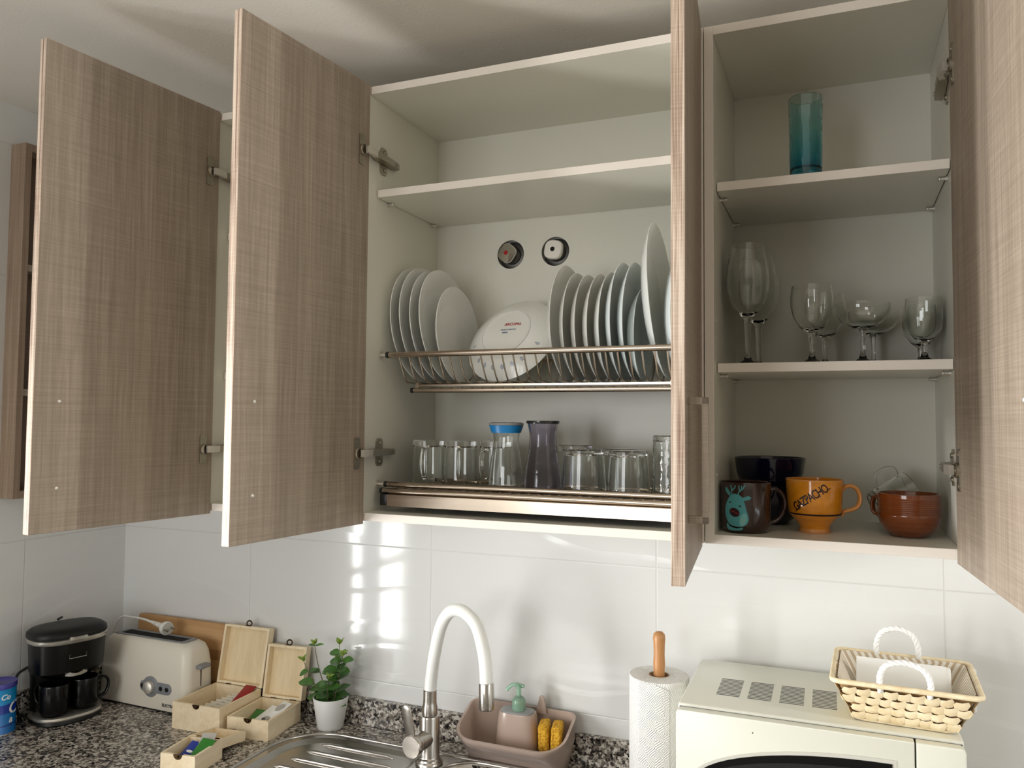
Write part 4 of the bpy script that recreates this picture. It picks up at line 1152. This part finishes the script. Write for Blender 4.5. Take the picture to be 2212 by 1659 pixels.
# ---------------------------------------------------------------- pine tea boxes
def pine_box(name, w, d, h, t, par, cuts=True):
    """open tray, origin at front-left bottom"""
    bm = B()
    box(bm, 0, 0, 0, w, d, .003)
    if cuts:
        n = 12; c = w/2; r = .0112
        pl = [(0, .003), (w, .003), (w, h), (c+r, h)]+[(c+r*math.cos(R(a)), h-r*.95*math.sin(R(a))) for a in range(15, 180, 15)]+[(c-r, h), (0, h)]
        prism(bm, pl, 0, t, M=Matrix(((1, 0, 0, 0), (0, 0, 1, 0), (0, 1, 0, 0), (0, 0, 0, 1))))
    else: box(bm, 0, 0, .003, w, t, h)
    box(bm, 0, d-t, .003, w, d, h); box(bm, 0, t, .003, t, d-t, h); box(bm, w-t, t, .003, w, d-t, h)
    return obj(name, bm, 'pine', par, smooth=0)
def tea_box(label, loc, rz, w, d, h, ld, lid_h, ang, knob=True):
    b = thing('tea_box', label, 'wooden box', loc, (0, 0, rz), 'open pine boxes')
    t = .006
    pine_box('tray', w, d, h, t, b)
    bm = B(); prism(bm, [(-.0112, 0), (.0112, 0)]+[(.0112*math.cos(R(a)), -.0112*math.sin(R(a))) for a in range(15, 180, 15)][::1], -.0003, .0012, M=axes((w/2, t*.3, h-.0004), (1, 0, 0), (0, 0, 1), (0, -1, 0)))
    lathe(bm, [(.0026, .001), (.0030, .0030), (.0015, .0045), (0, .0048)], 12, axes((w/2, t*.3, h-.0045), (1, 0, 0), (0, 0, 1), (0, -1, 0)))
    obj('latch_plate', bm, 'bronze', b)
    # lid hinged on the back top edge: local y = up when open
    bm = B()
    box(bm, 0, 0, 0, w, ld, .003); box(bm, 0, 0, .003, w, t, lid_h); box(bm, 0, ld-t, .003, w, ld, lid_h); box(bm, 0, t, .003, t, ld-t, lid_h); box(bm, w-t, t, .003, w, ld-t, lid_h)
    # flip so that the hollow faces the opening side
    bmesh.ops.transform(bm, matrix=Matrix.Translation((0, 0, -lid_h)), verts=bm.verts)
    lid = obj('lid', bm, 'pine', b, (0, d+.0012, h+.0008), (ang, 0, 0), smooth=0)
    bm = bx(t, t, -lid_h+.003, w-t, ld-t, -lid_h+.0036)
    obj('lid_panel', bm, 'pine_in', lid, smooth=0)
    if knob:
        bm = bx(w/2-.009, ld, -.006, w/2+.007, ld+.0016, -.001, bev=.0005, seg=1)
        tube(bm, [(w/2+.003+.0075*math.cos(a), ld+.0075+.0065*math.sin(a), -.0035) for a in [2*PI*i/16 for i in range(16)]], .0019, 8, True)
        obj('clasp_hook', bm, 'bronze', lid)
    bm = B()
    for xx in (w*.22, w*.72):
        tube(bm, [(xx, d+.0006, h+.0005), (xx+.016, d+.0006, h+.0005)], .0017, 8)
    obj('hinge', bm, 'bronze', b)
    return b
# the lid's hollow must look at the viewer: opened past the vertical about the x axis
b1_ = tea_box('largest open pine tea box, lid upright, cream sachets and a red packet inside', (-.588, -.198, WZ), R(2), .1415, .152, .0630, .146, .021, R(79))
b2_ = tea_box('middle-sized open pine tea box beside the potted plant, white sachets inside', (-.4330, -.1825, WZ), R(5.5), .1125, .139, .0455, .128, .021, R(80))
b3_ = tea_box('smallest open pine tea box in front, its lid folded flat behind it', (-.424, -.3905, WZ), R(8), .0845, .0955, .0405, .092, .0205, R(-10.5), True)

def packet(name, w, h, t, mat, loc, rot, label, cat, group, art=None):
    """pillow sachet standing on its lower edge"""
    bm = B(); nx, ny = 5, 6; f_ = []
    for sgn in (-1, 1):
        g = [[bm.verts.new((w*(i/nx-.5), sgn*t/2*(math.sin(PI*i/nx)**.6)*(math.sin(PI*min(max((j-.6)/(ny-1.2), 0), 1))**.6)+sgn*.0003, h*j/ny)) for i in range(nx+1)] for j in range(ny+1)]
        for j in range(ny):
            for i in range(nx): bm.faces.new((g[j][i], g[j][i+1], g[j+1][i+1], g[j+1][i]))
        f_.append(g)
    A, D = f_
    for j in range(ny):
        for i in (0, nx): bm.faces.new((A[j][i], A[j+1][i], D[j+1][i], D[j][i]))
    for i in range(nx):
        for j in (0, ny): bm.faces.new((A[j][i], A[j][i+1], D[j][i+1], D[j][i]))
    o = obj(name, bm, mat, None, loc, rot, smooth=60); tag(o, label, cat, group)
    if art:
        for (m_, x, z, rx, rz_) in art:
            b_ = prism(B(), ell(x, z, rx, rz_), -t/2-.0013, -t/2+.0002, M=Matrix(((1, 0, 0, 0), (0, 0, 1, 0), (0, 1, 0, 0), (0, 0, 0, 1))))
            obj('print', b_, m_, o, smooth=0)
    return o
pos = ('front', 'second', 'third', 'fourth', 'fifth', 'rearmost')
for k in range(6):
    packet('tea_sachet', .050, .050, .004, 'creampk', (-.5175+.0025*k, -.160+.0158*k, WZ+.0036), (R(-33), 0, R(3)),
           '%s cream tea sachet of the row standing in the largest pine box' % pos[k], 'tea bag', 'cream tea sachets in the largest box', [('greypk', 0, .040, .008, .004), ('blk', .004, .028, .010, .0035)] if k in (0, 5) else [('greypk', 0, .042, .008, .003)])
packet('coffee_packet', .030, .112, .009, 'redfoil', (-.4705, -.1545, WZ+.0125), (R(-66), 0, R(4)), 'red foil packet along the right side of the largest pine box', 'packet', None, [('blk', -.002, .018, .013, .010), ('white', .004, .016, .006, .005)])
packet('coffee_packet', .031, .080, .007, 'redfoil', (-.4745, -.1200, WZ+.0370), (R(-66), R(2), R(4)), 'red foil packet lying on top at the back of the largest pine box', 'packet', None)
for k, (x, y, lab, m) in enumerate(((-.3980, -.164, 'white sugar sachet at the left in the middle-sized pine box', 'white'), (-.3660, -.161, 'white printed sachet on the right in the middle-sized pine box', 'white'))):
    packet('sugar_sachet', .030, .100, .005, m, (x, y, WZ+.0085+.013*k), (R(-72), 0, R(-12)), lab, 'sachet', 'sachets in the middle-sized box', [('greypk', 0, .030, .010, .010), ('blk', -.003, .026, .006, .006), ('greypk', 0, .075, .009, .014)] if k else None)
packet('tea_sachet', .046, .062, .005, 'greenpk', (-.4020, -.138, WZ+.0050), (R(-66), 0, R(4)), 'green tea sachet at the back left in the middle-sized pine box', 'tea bag', None)
packet('tea_sachet', .034, .058, .005, 'bluepk', (-.3990, -.3640, WZ+.0120), (R(-62), 0, R(-4)), 'blue tea sachet on the left in the smallest pine box', 'tea bag', None, [('white', .003, .030, .009, .003)])
packet('tea_sachet', .034, .058, .005, 'greenpk', (-.3665, -.3590, WZ+.0190), (R(-60), R(2), R(2)), 'green and white tea sachet in the middle of the smallest pine box', 'tea bag', None, [('white', 0, .006, .011, .007)])
packet('tea_sachet', .032, .056, .005, 'greypk', (-.3665, -.3350, WZ+.0215), (R(-56), 0, R(20)), 'grey printed sachet at the back right of the smallest pine box', 'sachet', None, [('white', 0, .012, .014, .010)])

# ---------------------------------------------------------------- bamboo board behind the toaster
cbd = obj('cutting_board', prism(B(), rrect(-.1565, 0, .1565, .200, .008, 5), -.015, 0, bev=.002, M=Matrix(((1, 0, 0, 0), (0, 0, -1, 0), (0, 1, 0, 0), (0, 0, 0, 1)))), 'bamboo', None, (-.7570, -.0235, WZ+.0018), (R(-5), 0, R(0)))
tag(cbd, 'bamboo cutting board leaning on the tiles behind the toaster', 'cutting board')

# ---------------------------------------------------------------- toaster
ts = thing('toaster', 'cream long-slot toaster with grey dial panel between coffee maker and pine box', 'toaster', (-.765, -.082, WZ+.0015), (0, 0, R(-1.0)))
TW_, TD_, TH_ = .316, .100, .170
def tring(z, sx, sy, r):
    return [(x, y, z) for x, y in rrect(-TW_/2*sx, -TD_/2*sy, TW_/2*sx, TD_/2*sy, r, 6)]
bm = loft(B(), [tring(.003, .985, .97, .020), tring(.006, 1, 1, .022), tring(.115, .985, .96, .024), tring(.145, .96, .88, .024), tring(.161, .92, .76, .022), tring(.1685, .85, .60, .020), tring(.170, .80, .50, .018)])
obj('shell', bm, 'cream', ts, smooth=60)
obj('base_band', loft(B(), [tring(0, .97, .95, .02), tring(.004, .98, .965, .02)]), 'dark', ts)
tp_ = [(x, y) for x, y in rrect(-.128, -.025, .122, .025, .010, 5)]
sl_ = rrect(-.114, -.0175, .106, .0175, .004, 4)
obj('slot_frame', holed(tp_, [sl_], .1685, .1722), 'grey_pl', ts, smooth=0)
obj('bread_slot_shade', prism(B(), sl_, .1690, .1703), 'pit', ts, smooth=0)  # shell has no opening: near-black slab paints the shade inside the slot
Mfr = lambda y, z, x=0: axes((x, y, z), (1, 0, 0), (0, 0, 1), (0, -1, 0))
# control panel on the front
def fy(z): return -TD_/2*(1-.04*min(1, z/.115))
Mt = Matrix.Translation((.014, fy(.06)+.0012, .058)) @ Matrix.Rotation(R(1.0), 4, 'X') @ Matrix.Diagonal((1.12, 1, 1.12, 1))
pl = rrect(-.044, -.0125, .052, .0125, .0124, 8)
cpn = obj('control_panel', prism(B(), pl, 0, .0038, bev=.0008, M=Mt @ axes((.032, 0, 0), (1, 0, 0), (0, 0, 1), (0, -1, 0))), 'grey_pl', ts)
obj('dial_ring', turned([(.0235, 0), (.0235, .0030), (.0215, .0044), (.017, .0046), (0, .0046)], 40, Mt @ Mfr(0, 0, .020)), 'grey_pl', ts)
obj('browning_dial', turned([(.0145, .004), (.0140, .013), (.0115, .0155), (0, .0165)], 32, Mt @ Mfr(0, 0, .020)), 'nickel_pale', ts)
for x in (-.0035, .053, .0715):
    obj('button', turned([(.0052, .0035), (.0052, .0048), (.0042, .0052), (.0036, .0046), (0, .0048)], 20, Mt @ Mfr(0, 0, x)), 'black_m', ts)
bm = text_bm('ELECTROLINE', .0098, .0006, .00035); bmesh.ops.transform(bm, matrix=Matrix.Translation((.1080, fy(.02)-.0002, .0175)) @ Matrix.Rotation(R(90), 4, 'X'), verts=bm.verts)
obj('lettering', bm, 'blk', ts, smooth=0, label='dark lettering')
# lever slot and lever on the right end
obj('lever_slot', bx(TW_/2-.006, -.0014, .030, TW_/2-.0012, .0014, .118), 'black', ts, smooth=0)
bm = box(B(), TW_/2-.006, -.018, .108, TW_/2+.016, .018, .118, bev=.0045, seg=3)
obj('lever', bm, 'grey_pl', ts)
# white plug lying on the toaster, its cord running back over the left end
pg = thing('power_plug', 'white round mains plug with its cord lying across the toaster', 'plug', (-.7625, -.062, WZ+.1905), (R(8), R(4), R(-14)))
bm = tube(B(), [(-.030, 0, 0), (-.014, 0, 0), (-.008, 0, 0), (.004, 0, 0), (.012, 0, 0), (.018, 0, 0)], [.0062, .0066, .009, .016, .0180, .0172], 24)
obj('plug_body', bm, 'cable', pg)
obj('plug_face', tube(B(), [(.0175, 0, 0), (.0195, 0, 0)], .0155, 24), 'lgrey', pg)
for yy in (-.0095, .0095): obj('pin', rod((.019, yy, 0), (.036, yy, 0), .0024, 10), 'nickel', pg)
bm = B()
for k in range(5): tube(bm, [(-.033-.005*k, 0, 0), (-.0355-.005*k, 0, 0)], .0060-.0004*k, 14)
tube(bm, [(-.026, 0, 0), (-.060, 0, 0)], .0040, 12)
obj('strain_relief', bm, 'cable', pg)
obj('cord', tube(B(), smoothpath([(-.052, 0, 0), (-.085, -.010, .006), (-.120, -.024, .008), (-.150, -.036, .006), (-.180, -.044, -.026), (-.194, -.045, -.080), (-.196, -.041, -.130), (-.197, -.038, -.183)], 6), .0030, 10), 'cable', pg)

# ---------------------------------------------------------------- coffee maker
cm = thing('coffee_maker', 'small black two-cup coffee maker with silver band in the room corner', 'coffee maker', (-.893, -.247, WZ), (0, 0, R(-16)))
# local +x faces the room, local y is the width
def oring(cx, a, b, z, n=48, e=2.6):
    o = []
    for k in range(n):
        t = 2*PI*k/n; c, s = math.cos(t), math.sin(t)
        o.append((cx+a*math.copysign(abs(c)**(2/e), c), .88*b*math.copysign(abs(s)**(2/e), s), z))
    return o
obj('foot_plate', loft(B(), [oring(.004, .066, .084, .0), oring(.004, .069, .087, .004), oring(.004, .067, .086, .012)]), 'black_m', cm)
obj('drip_tray', loft(B(), [oring(.004, .0685, .0875, .0115), oring(.004, .0705, .0895, .015), oring(.004, .068, .087, .0195), oring(.004, .060, .079, .0205), oring(.004, .058, .077, .0185)]), 'silver', cm, label='silver drip tray')
obj('rear_tower', loft(B(), [oring(-.043, .026, .072, .018), oring(-.043, .028, .074, .10), oring(-.038, .034, .080, .135)]), 'black_m', cm)
obj('tank', loft(B(), [oring(.0, .056, .088, .120), oring(.002, .061, .093, .124), oring(.003, .064, .0955, .165), oring(.003, .066, .0975, .196)]), 'black', cm, smooth=50)
obj('chin', loft(B(), [oring(.014, .030, .050, .104), oring(.012, .044, .070, .111), oring(.006, .056, .086, .122)]), 'black', cm, smooth=50)
obj('silver_band', loft(B(), [oring(.004, .0668, .0982, .1945), oring(.004, .0690, .1005, .1965), oring(.004, .0692, .1008, .204), oring(.003, .0675, .0990, .206)]), 'silver', cm, label='silver band', smooth=50)
obj('lid', loft(B(), [oring(.0, .0660, .0990, .2045), oring(.0, .0685, .1020, .209), oring(.0, .0665, .1005, .220), oring(-.001, .058, .090, .2265), oring(-.002, .040, .064, .2295), oring(-.002, .015, .024, .2305)]), 'black_m', cm, smooth=50)
bm = loft(B(), [oring(.066, .010, .026, .2000, 32, 2), oring(.067, .011, .028, .2040, 32, 2), oring(.064, .010, .024, .2105, 32, 2)])
obj('lid_button', bm, 'silver', cm, smooth=50)
bm = tube(B(), [(.0655+.004*(1-(y/.022)**2)*0, y, z) for y, z in ((-.020, .158), (.020, .158), (.020, .167), (-.020, .167))], .0012, 8, True)
obj('name_badge', bm, 'silver', cm)
pts = [(.062-abs(t)**2*10*.6, t, .118+abs(t)*abs(t)*9) for t in [(-.026+.0065*i) for i in range(9)]]
bm = B(); A = [(x+.0012, y, z-.005-.004*(abs(y)/.036)) for x, y, z in pts]; D = [(x+.0012, y, z+.001+.012*(abs(y)/.036)**2) for x, y, z in pts]
va = [bm.verts.new(p) for p in A]; vd = [bm.verts.new(p) for p in D]
for i in range(8): bm.faces.new((va[i], va[i+1], vd[i+1], vd[i]))
ex = bmesh.ops.extrude_face_region(bm, geom=list(bm.faces)); bmesh.ops.translate(bm, vec=(-.02, 0, 0), verts=[g for g in ex['geom'] if isinstance(g, bmesh.types.BMVert)])
obj('spout_trim', bm, 'silver', cm, smooth=50)
bm = B(); tube(bm, [(-.05, -.003, .232), (-.058, .010, .234)], .003, 8); obj('lid_hinge', bm, 'dark', cm)
obj('mains_cord', tube(B(), smoothpath([(-.058, -.066, .125), (-.062, -.088, .110), (-.055, -.098, .075), (-.040, -.096, .035), (-.014, -.092, .006), (.006, -.092, .0045), (.014, -.098, .012), (.004, -.103, .014), (-.012, -.101, .020), (-.014, -.094, .026), (.004, -.091, .024), (.012, -.096, .020)], 7), .0034, 10), 'black_m', cm)
def black_mug(loc, turn, label):
    m = thing('coffee_mug', label, 'mug', loc, (0, 0, turn), 'black mugs on the coffee maker')
    obj('body', turned([(0, 0), (.027, 0), (.030, .003), (.0335, .012), (.0338, .070), (.0330, .0735), (.0310, .0725), (.0308, .012), (.026, .006), (0, .006)], 40), 'black_c', m)
    obj('handle', tube(B(), smoothpath([(.0325, 0, .062), (.046, 0, .066), (.0555, 0, .056), (.0560, 0, .040), (.049, 0, .024), (.0325, 0, .014)], 6), .0056, 12, flat=.65), 'black_c', m)
    return m
Mc = Matrix.Translation((-.893, -.247, WZ)) @ Matrix.Rotation(R(-16), 4, 'Z')
pa = Mc @ Vector((.026, -.0355, .0210)); pb = Mc @ Vector((.022, .0350, .0210))
black_mug(pa, R(-172), 'black mug on the coffee maker tray, left one with handle to the left')
black_mug(pb, R(58), 'black mug on the coffee maker tray, right one with handle toward the toaster')

# ---------------------------------------------------------------- blue tin
tn = thing('canister', 'blue printed tin with violet lid beside the coffee maker, cut by the frame', 'tin', (-.9440, -.3830, WZ))
body = obj('body', turned([(0, .001), (.0345, .001), (.0360, 0), (.0370, .0012), (.0360, .003), (.0358, .108), (0, .108)], 48), 'tin', tn)
obj('bottom_rim', turned([(.0360, .0), (.0374, .0008), (.0372, .0026), (.0358, .003), (.0360, .0)], 48), 'silver', tn)
obj('lid', turned([(0, .1175), (.030, .1175), (.0325, .1190), (.0368, .1190), (.0374, .1175), (.0374, .1075), (.0362, .1065), (0, .1065)], 48), 'purple_lid', tn)
for s_, sz, x, z in (('Co', .017, .007, .088), ('C', .040, .022, .060), ('a', .022, .026, .034)):
    bm = text_bm(s_, sz, .0005, .0004, 'LEFT', shear=.25); bmesh.ops.triangulate(bm, faces=bm.faces)
    for v in bm.verts: v.co.x += x-.006; v.co.y += z
    wrap(bm, .0362, R(-31)); obj('lettering', bm, 'white', body, smooth=0, label='white lettering')

# ---------------------------------------------------------------- potted plant
pt = thing('potted_plant', 'small green leafy plant in a white pot between pine box and tap', 'plant', (-.2390, -.0425, WZ))
obj('pot', turned([(0, .0), (.0290, .0), (.0313, .0022), (.0427, .073), (.0430, .0755), (.0415, .0760), (.0404, .0745), (.0390, .062), (0, .060)], 48), 'white_pl', pt)
obj('soil', turned([(.0390, .0612), (.030, .0625), (.015, .0635), (0, .064)], 32), 'soil', pt)
def leaf(bm, p, d, up, L_, W_, curl=.18):
    d = d.normalized(); s = d.cross(up)
    if s.length < 1e-3: s = d.cross(Vector((1, 0, 0)))
    s.normalize(); n = s.cross(d).normalized()
    rowsL = []
    for k in range(7):
        t = k/6; wv = W_/2*math.sin(PI*min(1, t*.96+.04))**.7*(1 if 0 < k < 6 else .12)
        c = p+d*L_*t-n*(curl*L_*t*t)
        rowsL.append([c-s*wv+n*wv*.25, c, c+s*wv+n*wv*.25])
    top = [[bm.verts.new(q+n*.0003) for q in rw] for rw in rowsL]; bot = [[bm.verts.new(q-n*.0003) for q in rw] for rw in rowsL]
    for k in range(6):
        for j in range(2):
            bm.faces.new((top[k][j], top[k][j+1], top[k+1][j+1], top[k+1][j])); bm.faces.new((bot[k][j+1], bot[k][j], bot[k+1][j], bot[k+1][j+1]))
        bm.faces.new((top[k][0], top[k+1][0], bot[k+1][0], bot[k][0])); bm.faces.new((top[k+1][2], top[k][2], bot[k][2], bot[k+1][2]))
    bm.faces.new((top[0][0], bot[0][0], bot[0][1], top[0][1])); bm.faces.new((top[0][1], bot[0][1], bot[0][2], top[0][2]))
rs = random.Random(11)
def plant_stem(path, specs, tipm):
    """specs: (fraction, azimuth deg, length, width, lift)"""
    P = smoothpath(path, 8)
    st_ = obj('stem', tube(B(), P, [.0015-.0008*i/len(P) for i in range(len(P))], 7), 'stem', pt)
    bm = B()
    for fr_, az, L_, W_, lift in specs:
        p = Vector(P[min(int(fr_*(len(P)-1)), len(P)-1)]); d = Vector((math.cos(R(az)), math.sin(R(az)), lift))
        nup = Vector((rs.uniform(-.3, .3), -.45, 1)); leaf(bm, p, d, nup, L_, W_, rs.uniform(.05, .25))
    obj('leaves', bm, 'leaf', st_, smooth=80)
    bm = B(); p = Vector(P[-1]); d0 = (Vector(P[-1])-Vector(P[-3])).normalized()
    for k in range(tipm):
        a = 2*PI*k/tipm+rs.uniform(0, .6); leaf(bm, p-d0*.004*(k % 2), d0*.8+Vector((math.cos(a), math.sin(a), 0))*.7, Vector((0, -.3, 1)), .013+.006*rs.random(), .009, .05)
    obj('young_leaves', bm, 'leaf_y', st_, smooth=80)
def pairs(fs, L_, W_, a0, lift=.25):
    o = []
    for i, f in enumerate(fs):
        for s in (0, 180):
            o.append((f, a0+i*82+s+rs.uniform(-20, 20), L_*(1.06-.35*f)*rs.uniform(.88, 1.1), W_*(1.06-.3*f), lift+rs.uniform(-.15, .25)))
    return o
plant_stem([(-.006, 0, .060), (-.018, -.004, .100), (-.034, -.008, .150), (-.044, -.010, .200)], [(.97, 170, .024, .008, .1), (.97, 10, .024, .008, .35), (.55, 175, .030, .020, .05), (.35, 20, .034, .026, .3), (.3, 200, .040, .024, -.05)], 4)
plant_stem([(-.010, -.006, .060), (-.030, -.016, .095), (-.052, -.022, .135), (-.066, -.024, .160)], [(.70, 205, .024, .021, -.35), (.66, 60, .024, .018, .4), (.42, 180, .048, .030, .02), (.35, 0, .034, .026, .1), (.15, 190, .042, .030, .0)], 4)
plant_stem([(.004, .004, .060), (.008, .004, .105), (.018, .004, .150), (.020, .004, .205)], pairs((.2, .38, .56, .72, .86), .040, .031, 25)+[(.62, 215, .036, .032, .1)], 5)
plant_stem([(.010, -.004, .060), (.022, -.008, .100), (.032, -.010, .140), (.040, -.010, .182)], pairs((.15, .34, .52, .72, .88), .038, .030, 60), 4)
plant_stem([(.002, -.010, .060), (.004, -.020, .085), (.010, -.026, .110), (.016, -.028, .130)], pairs((.1, .35, .6, .85), .040, .030, 5, .1), 4)
plant_stem([(.0, .008, .060), (-.004, .014, .100), (.0, .016, .135), (.006, .016, .165)], pairs((.2, .42, .62, .85), .036, .030, 40), 4)
plant_stem([(-.012, .002, .060), (-.026, .002, .080), (-.036, .0, .092)], pairs((.3, .6, .9), .034, .026, 10, .15), 3)
